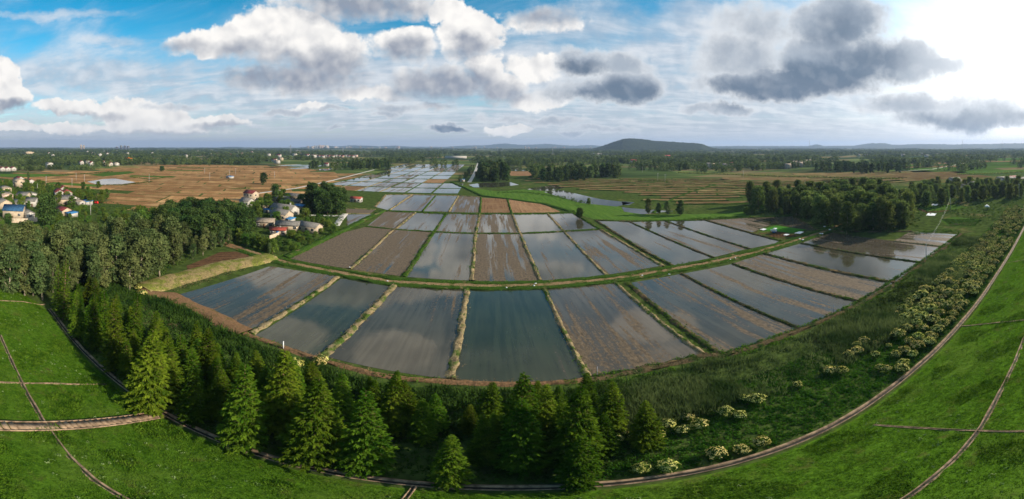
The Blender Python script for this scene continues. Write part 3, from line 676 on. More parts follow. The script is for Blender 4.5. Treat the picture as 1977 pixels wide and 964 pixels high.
REDSP = redwood_data(13, 1.5, .62)

def put_tree(name, data, x, y, sc, label, cat, group=None, z=0.0, sub=('trunk', 'crown')):
    r = link(name, None, loc=(x, y, z), rz=float(R.uniform(0, 6.28)), sc=sc); r.rotation_euler[0] = float(R.normal(0, .035)); r.rotation_euler[1] = float(R.normal(0, .035))
    for s, d in zip(sub, data): link(s, d, r)
    return tag(r, label, cat, group)

# dawn redwoods by the gutter path: (base pixel, top pixel, label)
FRONT = [((150,652),(150,560),'slim redwood second from the far end of the row, beside the gutter path'), ((180,676),(172,563),'slim redwood third from the far end of the row, with its pale trunk showing'),
 ((204,655),(203,560),'shaded redwood behind the third and fourth of the row'), ((222,716),(230,573),'tall bright redwood overhanging the gutter path halfway down to the stairs'), ((246,735),(250,652),'small redwood squeezed beside the tall bright one at the gutter path'),
 ((258,668),(262,558),'redwood with open crown in the second row above the tall bright one'), ((284,792),(288,630),'broad redwood just uphill of the stair foot, leaning over the gutter'), ((322,772),(326,645),'narrow dark green redwood behind the stair foot'),
 ((352,745),(360,645),'redwood with bright tip standing behind the one at the stair foot'), ((372,815),(373,705),'wide redwood right at the foot of the concrete stairs'), ((398,740),(397,632),'round topped redwood in the second row past the stair foot'),
 ((468,862),(487,700),'tall pointed redwood nearest the dark gap after the stairs'), ((536,828),(517,672),'tall redwood behind the pointed one after the dark gap'), ((572,800),(550,692),'sloping shouldered redwood behind two front ones'),
 ((598,888),(600,725),'big full redwood in the middle of the front row'), ((660,810),(658,716),'dark second row redwood between two big front ones'), ((704,908),(703,762),'full lit redwood with pointed tip above the gutter bend'),
 ((760,835),(752,722),'twin tipped redwood before the third paddy, shorter half'), ((785,830),(770,730),'twin tipped redwood before the third paddy, taller half'), ((866,934),(866,836),'low wide redwood whose skirt hides the gutter path'),
 ((1008,862),(997,720),'slender redwood whose tip stands against the dark green paddy'), ((1055,850),(1042,742),'yellow green redwood tip beside the slender one'), ((1010,905),(1005,775),'dark front redwood below the slender tip'),
 ((1110,905),(1105,748),'largest redwood at the end of the row by the flowering shrubs'), ((1116,936),(1118,836),'bright low redwood overhanging the gutter at the row end'), ((935,895),(925,800),'shaded redwood between the low wide one and the row end'),
 ((560,770),(540,690),'thin redwood seen behind the tall one, close to the reeds')]
meta_xy = []
for i, (b, tp, lab) in enumerate(FRONT):
    x, y = G(*b); d = math.hypot(x, y); h = topz(*tp, d); h = min(max(h, 6.5), 15.5)
    wd = 0.70 if b[0] < 270 else .86
    put_tree('dawn_redwood', REDW[i % 4], x, y, (h/13*wd, h/13*wd, h/13), lab, 'conifer', 'dawn redwoods along the gutter path'); meta_xy.append((x, y))
for (b, tp, lab) in (((113,606),(110,505),'sparse brownish redwood with bare lower trunk at the far end of the row'), ((122,618),(120,498),'taller of the two sparse bare trunked redwoods at the far end of the row')):
    x, y = G(*b); h = topz(*tp, math.hypot(x, y)); put_tree('dawn_redwood', REDSP, x, y, h/13, lab, 'conifer', 'dawn redwoods along the gutter path'); meta_xy.append((x, y))
YB_PX = [(268,564),(333,574),(400,605),(476,645),(610,692),(742,727),(872,738),(1010,742),(1137,734),(1250,712),(1360,688),(1396,688),(1546,638),(1661,587),(1729,549),(1779,509),(1824,479),(1856,452)]
yb_ = GP(YB_PX); YBX = [p[0] for p in yb_]; YBY = [p[1] for p in yb_]
def yb(x): return np.interp(x, YBX, YBY)
xs = scatter([(-84,14), (14,14), (14,60), (-84,60)], 3.9, .40)
for x, y in xs:
    lim = 17 if x > -50 else 14
    if not (ty(x)+(5.0 if x < -50 else 2.6) < y < min(ty(x)+lim, yb(x)-3)): continue
    if min(math.hypot(x-a, y-b) for a, b in meta_xy) < 2.8: continue
    h = R.uniform(7.0, 11.0) - .16*(y-ty(x)); put_tree('dawn_redwood', REDW[int(R.integers(4))], x, y, (h/13*.95, h/13*.95, h/13), 'redwood standing in the shaded inner rows behind the path side trees', 'conifer', 'inner rows of dawn redwoods'); meta_xy.append((x, y))

def wood(poly_px, spacing, name, protos, hs, label, cat, group, jit=.42, keep=1.0, base=13.0, wide=1.12):
    for x, y in scatter(GP(poly_px), spacing, jit, keep):
        s = R.uniform(*hs)/base; put_tree(name, protos[int(R.integers(len(protos)))], x, y, (s*wide*R.uniform(.9, 1.15), s*wide*R.uniform(.9, 1.15), s), label, cat, group)
def one(px, name, proto, h, label, cat='tree', base=13.0, group=None, wide=1.0):
    x, y = G(*px); s = h/base; return put_tree(name, proto, x, y, (s*wide, s*wide, s), label, cat, group)
wood([(-70,575),(92,580),(140,572),(250,562),(300,540),(350,512),(352,494),(330,490),(200,492),(100,490),(-70,500)], 4.7, 'poplar_tree', POPLAR, (10, 15.5), 'grey green poplar in the wood beyond the far end of the gutter path', 'tree', 'poplars in the wood below the village')
wood([(-70,505),(100,492),(330,490),(400,480),(395,470),(350,462),(240,462),(-70,470)], 6.6, 'poplar_tree', POPLAR, (7, 10.5), 'shorter poplar at the village edge of the wood', 'tree', 'poplars at the village edge of the wood')
wood([(-60,478),(-60,446),(60,444),(215,442),(290,462),(200,474)], 8.0, 'round_tree', ROUND, (3.5, 6), 'low round tree between the poplar wood and the houses', 'tree', 'low trees behind the poplar wood', base=6)
wood([(288,458),(300,428),(400,420),(455,428),(490,440),(470,468),(425,466),(395,478),(360,478)], 7.0, 'broadleaf_tree', GROVE, (10.5, 13), 'tall dark tree in the dense grove above the dark ploughed plot', 'tree', 'dense grove above the dark plot', base=12.5)
wood([(592,408),(600,418),(664,414),(662,402),(640,393),(600,396)], 7.0, 'broadleaf_tree', GROVE, (12, 15.5), 'tall dark tree in the grove beside the hamlet lane', 'tree', 'grove beside the hamlet lane', base=12.5)
wood([(576,434),(600,424),(648,424),(640,438),(600,440)], 6.0, 'round_tree', ROUND, (3, 4.5), 'low orchard tree between the hamlet and the concrete lane', 'tree', 'orchard trees by the hamlet', base=6)
wood([(500,392),(535,380),(590,384),(592,420),(545,438),(505,430),(485,412)], 10.0, 'round_tree', ROUND, (5, 7.5), 'garden tree between the hamlet houses', 'tree', 'garden trees in the hamlet', base=6)
wood([(330,504),(352,514),(424,484),(470,472),(462,464),(400,468),(340,484)], 4.6, 'poplar_tree', POPLAR, (5.5, 9), 'low poplar crowding the far edge of the dark ploughed plot', 'tree', 'low poplars beside the dark plot')
wood([(205,447),(228,425),(300,416),(335,424),(300,456),(240,464)], 6.0, 'round_tree', ROUND, (4.5, 7.5), 'mixed low tree on the slope between the village and the dense grove', 'tree', 'mixed low trees by the dense grove', base=6)
wood([(90,442),(110,408),(240,404),(300,414),(225,426),(205,446)], 8.0, 'round_tree', ROUND, (2.2, 4.5), 'small garden tree on the open ground below the village', 'tree', 'small garden trees below the village', base=6)
wood([(540,455),(600,452),(655,440),(640,455),(575,486),(535,488)], 5.0, 'round_tree', ROUND, (1.8, 3.4), 'garden bush in the plots below the detached hamlet house', 'tree', 'garden bushes below the hamlet', base=6, wide=1.2)
for k, p in enumerate([(448,464),(461,468),(474,473),(487,478),(500,482),(513,487),(526,490)]):
    one(p, 'round_tree', ROUND[k % 3], R.uniform(5, 6.4), 'roadside tree in the row along the dirt track to the hamlet', base=6, group='roadside trees along the dirt track', wide=.9)
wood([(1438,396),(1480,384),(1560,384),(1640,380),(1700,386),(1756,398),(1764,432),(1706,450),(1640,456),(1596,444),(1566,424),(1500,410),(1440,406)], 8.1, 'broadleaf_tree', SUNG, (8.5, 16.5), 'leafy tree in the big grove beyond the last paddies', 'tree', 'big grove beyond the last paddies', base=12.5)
wood([(1430,414),(1520,415),(1560,432),(1530,418),(1440,410)], 5.0, 'round_tree', ROUND, (3.5, 5.5), 'low bushy tree at the ditch side of the big grove', 'tree', 'bushy trees at the edge of the big grove', base=6)
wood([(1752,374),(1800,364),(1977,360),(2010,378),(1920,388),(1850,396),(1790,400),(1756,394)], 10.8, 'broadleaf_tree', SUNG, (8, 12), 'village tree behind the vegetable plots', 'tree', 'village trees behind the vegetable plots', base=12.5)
for k, p in enumerate([(1252,414),(1272,415),(1290,415),(1313,416)]): one(p, 'poplar_tree', POPLAR[k % 4], [9.5,8,7.6,10.5][k], ['leafy poplar first from the dyke in the ditch side group of four','slim poplar second from the dyke in the ditch side group of four','slim poplar third from the dyke in the ditch side group of four','largest poplar of the ditch side group of four, mirrored in the water'][k], wide=1.35)
one((1118,422), 'broadleaf_tree', GROVE[0], 6.0, 'spreading tree at the paddy corner where the green dyke ends', base=12.5, wide=1.3)
one((1137,396), 'round_tree', ROUND[1], 4.5, 'lone small tree beside the long sheet of water', base=6)
one((508,356), 'broadleaf_tree', GROVE[1], 11.5, 'lone round tree standing in the ploughed plain', base=12.5, wide=1.5)
one((313,331), 'broadleaf_tree', GROVE[2], 10, 'lone tree at the far edge of the ploughed plain', base=12.5, wide=1.5)
one((530,390), 'broadleaf_tree', GROVE[0], 13, 'tall tree between the maroon roofed house and the grove', base=12.5)
one((92,446), 'broadleaf_tree', GROVE[1], 16.5, 'biggest village tree, beside the blue roofed house', base=12.5, wide=1.15)
one((55,348), 'poplar_tree', POPLAR[1], 11, 'lone slim tree on the green strip behind the village')
one((15,440), 'broadleaf_tree', GROVE[2], 8, 'dark tree in front of the blue roofed house', base=12.5)
one((520,492), 'poplar_tree', POPLAR[1], 5, 'thin pale tree at the meeting of the dirt tracks')
VT = [((20,362),7),((60,376),9),((72,366),7),((100,374),8),((112,371),8),((127,376),7),((151,386),8),((170,380),7.5),((181,387),8),((197,387),8),((206,384),7),((40,393),6),((46,398),6.5),((38,388),5),((8,378),5),((84,372),6),((132,413),5),((150,414),5),((190,364),7),((160,367),7)]
for k, (p, h) in enumerate(VT): one(p, 'round_tree', ROUND[k % 3], h, 'round tree among the village houses', base=6, group='round trees in the village')

wood([(-40,356),(70,352),(120,372),(205,384),(200,396),(140,402),(90,404),(60,410),(-40,396)], 11.2, 'round_tree', ROUND, (4, 7), 'leafy tree crowding the yards of the western village', 'tree', 'yard trees of the western village', base=6)
# farther trees: nearest ones are things without parts, the rest one mass
nfar = 0
def farwood(poly_px, spacing, hs, label, group, keep=1.0):
    global nfar
    for x, y in scatter(GP(poly_px), spacing, .45, keep):
        if nfar >= 250: return
        s = R.uniform(*hs)/14; o = link('far_tree', FARD[int(R.integers(4))], loc=(x, y, 0), rz=float(R.uniform(0, 6.28)), sc=(s*R.uniform(.85, 1.15), s*R.uniform(.85, 1.15), s)); tag(o, label, 'tree', group); nfar += 1
farwood([(926,351),(984,351),(978,333),(930,331)], 11, (15, 20), 'tall tree in the block of trees beside the canal', 'block of trees beside the canal')
farwood([(1018,350),(1030,341),(1120,337),(1205,337),(1208,343),(1060,352)], 11, (12, 17), 'tree in the belt between the small ponds and the striped fields', 'tree belt behind the striped fields', .8)
farwood([(1562,333),(1600,324),(1752,324),(1757,334),(1660,335)], 15.5, (12, 16), 'tree of the square plantation behind the striped fields', 'square plantation', .8)
farwood([(640,330),(700,328),(760,327),(752,320),(690,318)], 15, (12, 16), 'tree in the belt at the end of the flooded checker', 'belt at the end of the flooded checker', .8)
farwood([(595,326),(620,325),(625,320),(600,321)], 14, (10, 13), 'tree of the small clump by the half flooded fields', 'small clump by the half flooded fields')
CAN = GP([(893,351),(903,337),(912,325)]) ; CAN2 = GP([(921,345),(926,330),(928,318)])
for line in (CAN, CAN2):
    for x, y in resample(line, 15):
        o = link('far_tree', FARD[int(R.integers(4))], loc=(x+R.uniform(-3, 3), y+R.uniform(-4, 4), 0), rz=float(R.uniform(0, 6)), sc=float(R.uniform(.35, .5))); tag(o, 'small tree on the bank of the pale canal', 'tree', 'canal bank trees')
def far_mass():
    parts = []
    base = [lobes_crown(1.0, .42, .04, 9, 60, .11, p_round, .8)[0] for _ in range(6)]
    def grow(x, y, h, w):
        V, F = base[int(R.integers(6))]; a = R.uniform(0, 6.28); c, s = math.cos(a), math.sin(a)
        W = V*np.array([w, w, h]); parts.append((np.stack([W[:, 0]*c-W[:, 1]*s+x, W[:, 0]*s+W[:, 1]*c+y, W[:, 2]], 1), F))
    # belts and copses over the far plain, denser to the east and towards the horizon
    n = 0
    while n < 620:
        px = R.uniform(-30, 2010); py = 285.5 + 46*R.random()**1.5
        right = px > 1010
        if py > 330 and (not right or px < 1200): continue
        if py > 322 and not right: continue
        if right and py > 318 and 1230 < px < 1560 and R.random() < .0: continue
        if px > 1600 and py > 300 and R.random() < .45: continue
        if 380 < px < 960 and py > 306 and R.random() < .75: continue
        if 900 < px < 935 and py < 322: continue
        if 300 < px < 650 and py > 312: continue
        x, y = G(px, py); d = math.hypot(x, y)
        if d > 1800: L, k, h = 380, 40, 13
        elif d > 900: L, k, h = 150, 20, 12.5
        else: L, k, h = 60, 11, 11.5
        a = R.normal(0, .5)
        for _ in range(k):
            u = R.uniform(-.5, .5)*L; v = R.normal(0, .14)*L
            hh = h*R.uniform(.7, 1.2)*(1 if d < 3000 else 1.1); ww = hh*R.uniform(.7, 1.1)*(1 if d < 900 else 1.7 if d < 1800 else 3.2)
            grow(x+u*math.cos(a)-v*math.sin(a), y+u*math.sin(a)+v*math.cos(a), hh, ww)
        n += 1
    for pts, k, h in (([(0,318),(250,318)], 60, 11), ([(250,318),(480,318)], 60, 13), ([(250,314),(500,316)], 60, 13), ([(0,309),(170,309)], 90, 13), ([(90,327),(175,328)], 40, 8), ([(20,328),(85,330)], 26, 9), ([(0,311),(140,311)], 60, 13)):
        a, b = G(*pts[0]), G(*pts[1])
        for _ in range(k):
            t = R.random(); grow(a[0]+(b[0]-a[0])*t+R.normal(0, 6), a[1]+(b[1]-a[1])*t+R.normal(0, 8), h*R.uniform(.75, 1.2), h*R.uniform(.8, 1.2))
    V, F = join(parts); tag(link('far_woodland', mesh('far_woodland', V, F, M['farleaf'])), 'belts and copses of dark trees over the far plain', kind='stuff')
far_mass()

# flowering shrubs in rows along the gutter path
def shrub_data(rad, h, n):
    d = R.normal(size=(n, 3)); d[:, 2] = np.abs(d[:, 2])*1.2-.25; d /= np.linalg.norm(d, axis=1, keepdims=True)
    lump = 1 + .16*np.sin(d[:, 0]*5+1)*np.cos(d[:, 1]*5) + .1*R.normal(size=n)
    p = d*lump[:, None]*np.array([rad, rad, rad*.72]) + np.array([0, 0, h])
    V, F = cards(p*R.uniform(.97, 1, (n, 1)), d+R.normal(size=(n, 3))*.55, .15, .10)
    k = int(n*.62); e = R.normal(size=(k, 3)); e[:, 2] = np.abs(e[:, 2])+.15; e /= np.linalg.norm(e, axis=1, keepdims=True)
    keep = (np.sin(e[:, 0]*9+rad*7)+np.cos(e[:, 1]*8)+R.normal(size=k)*.6) > -.45; e = e[keep]; k = len(e)
    lump = 1.05 + .16*np.sin(e[:, 0]*5+1)*np.cos(e[:, 1]*5) + .06*R.normal(size=k)
    B, BF = cards(e*lump[:, None]*np.array([rad, rad, rad*.72]) + np.array([0, 0, h]), e+R.normal(size=(k, 3))*.5+np.array([0, 0, .3]), .12*R.uniform(.6, 1.4, k), .11)
    m = MB(); m.tube([(0, 0, -.2), (.05, 0, h*.6), (0, .03, h+rad*.2)], [.09, .07, .04], 6)
    for a in (0, 1.6, 3.1, 4.6): m.tube([(0, 0, h*.55), (math.cos(a)*rad*.55, math.sin(a)*rad*.55, h+rad*.15)], [.04, .02], 4)
    return m.me('trunk', M['bark'], True), mesh('crown', V, F, M['bush']), mesh('blossom', B, BF, M['blossom'])
SHRUB = [shrub_data(1.25, 1.15, 620), shrub_data(1.05, 1.0, 520), shrub_data(1.4, 1.2, 700), shrub_data(1.1, 1.25, 540)]
def shrub(x, y, label, group, s=1.0): put_tree('flowering_shrub', SHRUB[int(R.integers(4))], x, y, s*float(R.uniform(.70, 1.0)), label, 'shrub', group, 0, ('trunk', 'crown', 'blossom'))
ns = 0
for row, off in enumerate((2.4, 5.2, 8.2, 11.2, 14.0)):
    x = 58 + row*1.5 + (6 if row > 2 else 0)
    while x < 236 and ns < 250:
        dens = .93 if x < 150 else .7
        if row > 2 and x > 108: dens *= .85
        if R.random() < dens: shrub(x+R.normal(0, .3), float(ty(x))+off+R.normal(0, .35), 'cream topped round shrub in the dense planted rows beside the gutter path', 'dense rows of flowering shrubs', 1.1); ns += 1
        x += R.uniform(2.4, 3.0)
for px, py in [(1238,912),(1290,908),(1383,884),(1208,838),(1232,852),(1252,828),(1272,845),(1290,826),(1318,838),(1350,830),(1330,812),(1402,803),(1428,808),(1460,780),(1438,775),(1540,748),(1602,722),(1625,724),(1640,690),(1655,672),(1668,665),(1690,668),(1700,660),(1716,672),(1655,684),(1700,716),(1712,718),(1742,720),(1744,708),(1730,690),(1747,683),(1762,690),(1786,668),(1800,668),(1796,652),(1720,640),(1740,630),(1690,690),(1186,856),(1470,862),(1432,875)]:
    x, y = G(px, py); shrub(x, y, 'cream flowered shrub standing loose in the weeds before the reed bed', 'loose flowering shrubs before the reeds', float(R.uniform(.65, .95)))
for px, py in ((622,702),(616,708),(570,714),(538,25+690),(268,562),(276,574)):
    x, y = G(px, py); shrub(x, y, 'cream flowered shrub half hidden behind the redwoods at the paddy edge', 'flowering shrubs behind the redwoods')

# ------------------------------------------------------------------ ground cover nobody could count
def clumps(pts, r, n, L, W=.55, zs=.8):
    """leafy hummocks: pts (k,2), r (k,)"""
    k = len(pts); d = R.normal(size=(k*n, 3)); d[:, 2] = np.abs(d[:, 2]); d /= np.linalg.norm(d, axis=1, keepdims=True)
    rr = np.repeat(r, n)[:, None]; c = np.repeat(np.column_stack([pts, np.zeros(k)]), n, 0)
    p = c + d*rr*np.array([1, 1, zs])*R.uniform(.6, 1.1, (k*n, 1))
    return cards(p, d+R.normal(size=(k*n, 3))*.6, L*R.uniform(.7, 1.3, k*n), L*W)
def blades(pts, n, spread, L, W, lean=.3):
    k = len(pts); c = np.repeat(np.column_stack([pts, np.zeros(k)]), n, 0); c[:, :2] += R.normal(size=(k*n, 2))*spread
    t = R.normal(size=(k*n, 3))*lean; t[:, 2] = 1; t /= np.linalg.norm(t, axis=1, keepdims=True)
    nn = np.cross(t, R.normal(size=(k*n, 3))); nn /= np.linalg.norm(nn, axis=1, keepdims=True)
    LL = (np.repeat(L, n) if np.ndim(L) else np.full(k*n, L))*R.uniform(.6, 1.2, k*n)
    c += t*LL[:, None]*.9
    return cards_dir(c, nn, t, LL, W, .2)
def band(x0, x1, n, lo, hi):
    x = R.uniform(x0, x1, n); a, b = lo(x), hi(x); y = a + (b-a)*R.random(n); k = b > a
    return np.stack([x[k], y[k]], 1)
def snoise(p, s, seed):
    x, y = p[:, 0]*s+seed, p[:, 1]*s+seed*1.7
    return (np.sin(x+1.3*np.sin(y*.7))+np.sin(y*1.3+1.1*np.sin(x*.9))+np.sin((x+y)*.8))/3
def stuff(name, VF, mat, label): return tag(link(name, mesh(name, VF[0], VF[1], M[mat])), label, kind='stuff')
und = band(-95, 16, 1500, lambda x: ty(x)+8, lambda x: yb(x)-3.0); und2 = band(-95, 16, 900, lambda x: yb(x)-8.0, lambda x: yb(x)-2.6)
stuff('undergrowth', join([clumps(und, R.uniform(.7, 1.5, len(und)), 34, .22), clumps(und2, R.uniform(.6, 1.3, len(und2)), 40, .2), blades(und2, 10, .6, 1.0, .06)]), 'under', 'dark undergrowth between the redwoods and the paddies')
rd = band(10, 150, 9000, lambda x: np.maximum(yb(x)-15-.02*x, ty(x)+4), lambda x: yb(x)-2.2); nz = snoise(rd, .16, 3.1)
rd = rd[(nz > -.22) | (R.random(len(rd)) < .25)]; hh = np.clip(.85+.5*snoise(rd, .16, 3.1), .4, 1.25)
stuff('reed_bed', blades(rd, 9, .38, hh, .055, .28), 'reed', 'tall green reed bed along the outer paddy edge')
rb = band(12, 150, 1300, lambda x: np.maximum(yb(x)-15, ty(x)+6), lambda x: yb(x)-2.2); rb = rb[snoise(rb, .09, 8.0) > -.15]
stuff('bramble_patch', clumps(rb, R.uniform(.6, 1.2, len(rb))*R.choice([1, 1, 1.9], len(rb)), 60, .2), 'under', 'dark bramble patches in the reed bed')
wd = band(8, 240, 15000, lambda x: ty(x)+.9, lambda x: np.maximum(np.minimum(ty(x)+17, yb(x)-6), ty(x)+3)); wd = wd[R.random(len(wd)) < np.clip(70/np.hypot(wd[:, 0], wd[:, 1]), .25, 1)]
stuff('weeds', join([clumps(wd, R.uniform(.2, .5, len(wd)), 14, .15), blades(wd, 4, .3, .3, .05, .5)]), 'weed', 'leafy weeds between the gutter path and the reed bed')
wl = band(-84, 12, 3600, lambda x: ty(x)+.9, lambda x: ty(x)+12)
stuff('forest_floor_weeds', clumps(wl, R.uniform(.15, .4, len(wl)), 14, .13), 'bush', 'weeds on the shaded floor under the redwoods')
gp = np.stack([R.uniform(-105, 215, 420000), R.uniform(.6, 27, 420000)], 1); gp[:, 1] = ty(gp[:, 0]) - .9 - gp[:, 1]
dd = np.hypot(gp[:, 0], gp[:, 1]); gp = gp[(R.random(len(gp)) < np.clip(45/dd, .12, 1)) & (gp[:, 1] > -8)]
gzz = np.array(gz(gp[:, 0], gp[:, 1])); tall = snoise(gp, .5, 5.0) > .35
V, F = blades(gp, 2, .12, np.where(tall, R.uniform(.14, .26, len(gp)), R.uniform(.05, .1, len(gp))), .04, .8); V[:, 2] += np.repeat(gzz, 8); stuff('slope_grass', (V, F), 'blade', 'short tufty grass over the levee slope')
scrub = []
for poly, sp in (([(-70,575),(92,580),(250,562),(352,512),(400,480),(480,470),(300,430),(200,442),(-70,446)], 2.2), ([(0,345),(70,346),(215,382),(300,420),(200,442),(-40,442),(-40,350)], 3.6), ([(470,376),(600,385),(668,415),(648,450),(560,490),(535,492),(430,468),(480,440)], 2.3),
                 ([(1700,452),(1760,440),(1860,452),(1930,420),(1977,396),(1977,366),(1760,372)], 3.0), ([(1440,412),(1560,425),(1640,458),(1706,452),(1764,432),(1750,375),(1480,380)], 3.6)):
    scrub.append(scatter(GP(poly), sp, .5, .8))
scrub = np.concatenate(scrub); scrub = scrub[np.array(snoise(scrub, .07, 4.4)) > -.45]
stuff('scrub', clumps(scrub, R.uniform(.4, 1.1, len(scrub))*R.choice([1, 1, 1.7], len(scrub)), 26, .26), 'scrub', 'garden scrub and brush around the houses and below the trees')
pw = np.stack([R.uniform(-100, 150, 1500), R.uniform(1.5, 26, 1500)], 1); pw[:, 1] = ty(pw[:, 0])-.9-pw[:, 1]; pw = pw[(snoise(pw, .22, 1.3) > .1) | (R.random(len(pw)) < .2)]
V, F = clumps(pw, R.uniform(.12, .34, len(pw)), 12, .10, .6, .7); V[:, 2] += np.repeat(gz(pw[:, 0], pw[:, 1]), 48); stuff('slope_weeds', (V, F), 'paleweed', 'pale green weed rosettes dotted over the slope grass')
sp_, gp_ = [], []
for pts, w, h, mat in BUNDS:
    q = np.array(resample(pts, .5)); _, Nn = frames([tuple(a) for a in q]); k = int(len(q)*2.6)
    i = R.integers(len(q), size=k); o = R.normal(0, .36, k)*w; p = q[i]+Nn[i]*o[:, None]
    g = snoise(p, .25, 6.0) > (.28 if mat == 'bund' else -.25 if mat == 'bundgreen' else .1)
    gp_.append(p[g]); sp_.append(p[~g])
emb = scatter(GP([(282,560),(340,540),(430,516),(515,500),(524,506),(440,533),(345,566)]), .75, .5)
sp_.append(emb[::2]); sp_ = np.concatenate(sp_); gp_ = np.concatenate(gp_)
def lift(VF, z): VF[0][:, 2] += z; return VF
stuff('bund_straw', join([lift(blades(sp_, 5, .12, .20, .035, .7), .25), lift(blades(emb, 5, .2, .25, .04, .7), 1.1)]), 'straw', 'dry straw coloured grass on the paddy banks')
stuff('bund_grass', lift(clumps(gp_, R.uniform(.12, .34, len(gp_)), 9, .13, .5, 1.3), .2), 'weed', 'green tufts on the paddy banks')
vg = []
for line, w, n in ((TRACK, 2.4, 2600), (GP([(551,498),(640,456),(672,441),(704,424),(742,407)]), 2.0, 1200), (GP([(742,408),(862,413),(1110,411)]), 1.2, 900), (GP([(1137,736),(1360,690),(1396,690),(1546,640),(1661,588),(1779,510),(1856,453)]), 1.6, 1600)):
    q = np.array(resample(line, .6)); i = R.integers(len(q), size=n); s = R.choice([-1, 1], n)*R.uniform(.45, 1.1, n)*w
    _, Nn = frames([tuple(a) for a in q]); vg.append(q[i]+Nn[i]*s[:, None])
vg = np.concatenate(vg); vg = vg[snoise(vg, .3, 2.0) > -.35]
stuff('verge_grass', clumps(vg, R.uniform(.2, .55, len(vg)), 12, .16, .5, 1.3), 'weed', 'bright green grass tufts on the track verges')
for pts, w, h, lab in (([(90,316+23),(150,337),(215,332)], 6, 1.6, 'low hedge bank behind the pale pond'), ([(200,358),(240,357),(292,351)], 5, 1.4, 'green hedge strip in front of the pale pond'), ([(252,342),(292,347),(330,341)], 3, .9, 'thin hedge strip on the ploughed plain'), ([(390,397),(330,404),(225,404)], 3, 1.1, 'hedge along the lower edge of the ploughed plain'),
                       ([(450,366),(486,365)], 4, 3.0, 'clipped tree hedge behind the maroon roofed house'), ([(568,360),(592,357)], 4, 2.6, 'leafy hedge beside the pale farm lane'), ([(1310,334),(1400,337),(1500,341),(1600,343),(1735,346)], 6, 1.9, 'long flowering hedge across the striped fields'), ([(1850,337),(1920,336),(1977,332)], 6, 2.2, 'long flowering hedge behind the village woods'),
                       ([(1235,349),(1290,352)], 6, 2.0, 'dark thicket by the striped fields'), ([(960,372),(1010,371),(1080,380),(1130,393)], 9, .9, 'reedy green thicket on the meadow'), ([(1330,424),(1400,421),(1445,419)], 4, 1.3, 'green thicket along the ditch before the big grove'), ([(1760,452),(1800,448),(1850,447)], 4, 1.2, 'green thicket at the corner of the last paddy')):
    q = np.array(resample(GP(pts), 1.2)); q = np.repeat(q, 3, 0)+R.normal(size=(len(q)*3, 2))*w*.3; big = math.hypot(*q[0])/330
    o = tag(link('hedge', mesh('hedge', *clumps(q, h*R.uniform(.6, 1.1, len(q)), 16, .22*max(1, big)), M['bush'])), lab, 'hedge')
    if 'flowering' in lab:
        link('blossom', mesh('blossom', *clumps(q[::2], h*1.12*R.uniform(.8, 1.1, len(q[::2])), 9, .3), M['blossom']), o)
# ------------------------------------------------------------------ houses
WALL = {k: simple_mat('wall_'+k, c, .9, .12, .8) for k, c in (('cream', (.44, .35, .25)), ('white', (.43, .40, .355)), ('tan', (.46, .36, .25)), ('slate', (.10, .10, .115)), ('grey', (.34, .32, .30)), ('pink', (.60, .42, .34)))}
def roof_mat(name, col):
    m, t = new_mat('roof_'+name)
    p = t.n('ShaderNodeTexCoord').outputs['Object']
    w = t.n('ShaderNodeTexWave', {'Vector': p, 'Scale': 1.6, 'Distortion': .4}, bands_direction='X').outputs[1]
    n1 = t.noise(p, .9, 5, .65)
    c = t.mix(t.step(n1, .3, .7), tuple(v*.55 for v in col), col)
    finish(t, pbsdf(t, c, .8, .2, bump(t, w, .5, .1)))
    return m
ROOF = {k: roof_mat(k, c) for k, c in (('grey', (.20, .185, .165)), ('maroon', (.17, .030, .030)), ('blue', (.040, .115, .22)), ('skyblue', (.06, .24, .50)), ('tan', (.34, .27, .20)), ('dark', (.10, .095, .09)), ('red', (.36, .07, .045)))}
M['pane'] = simple_mat('dark_pane', (.025, .028, .032), .15, .2, 1, .5, 0)
M['frame'] = simple_mat('window_frame', (.55, .52, .47), .7, .1, 2)
M['door'] = simple_mat('brown_door', (.13, .07, .04), .7, .2, 2); M['bluedoor'] = simple_mat('blue_door', (.03, .16, .42), .6, .1, 2)
M['post'] = simple_mat('concrete_post', (.42, .40, .37), .9, .15, 4); M['metal'] = simple_mat('grey_steel', (.25, .26, .28), .5, .15, 4, .5, .6); M['wood'] = simple_mat('weathered_pole', (.16, .12, .085), .9, .2, 4)
M['orange'] = simple_mat('orange_paint', (.60, .17, .02), .6, .15, 3); M['redpaint'] = simple_mat('red_paint', (.55, .02, .015), .5, .15, 3); M['whitecloth'] = simple_mat('white_plastic', (.70, .71, .70), .6, .1, 3); M['rubber'] = simple_mat('rubber', (.02, .02, .02), .8, .2, 3)
M['bluetarp'] = simple_mat('blue_tarp', (.03, .20, .52), .5, .15, 3)
_win = {}
def window_mesh(w, h):
    if (w, h) not in _win:
        f = MB(); b = .07
        for x0, x1, z0, z1 in ((-w/2, w/2, -h/2, -h/2+b), (-w/2, w/2, h/2-b, h/2), (-w/2, -w/2+b, -h/2+b, h/2-b), (w/2-b, w/2, -h/2+b, h/2-b), (-b/2, b/2, -h/2+b, h/2-b)): f.box(x0, x1, -.07, .03, z0, z1)
        p = MB().box(-w/2+b, w/2-b, -.03, .03, -h/2+b, h/2-b)
        _win[(w, h)] = (f.me('window', M['frame']), p.me('pane', M['pane']))
    return _win[(w, h)]
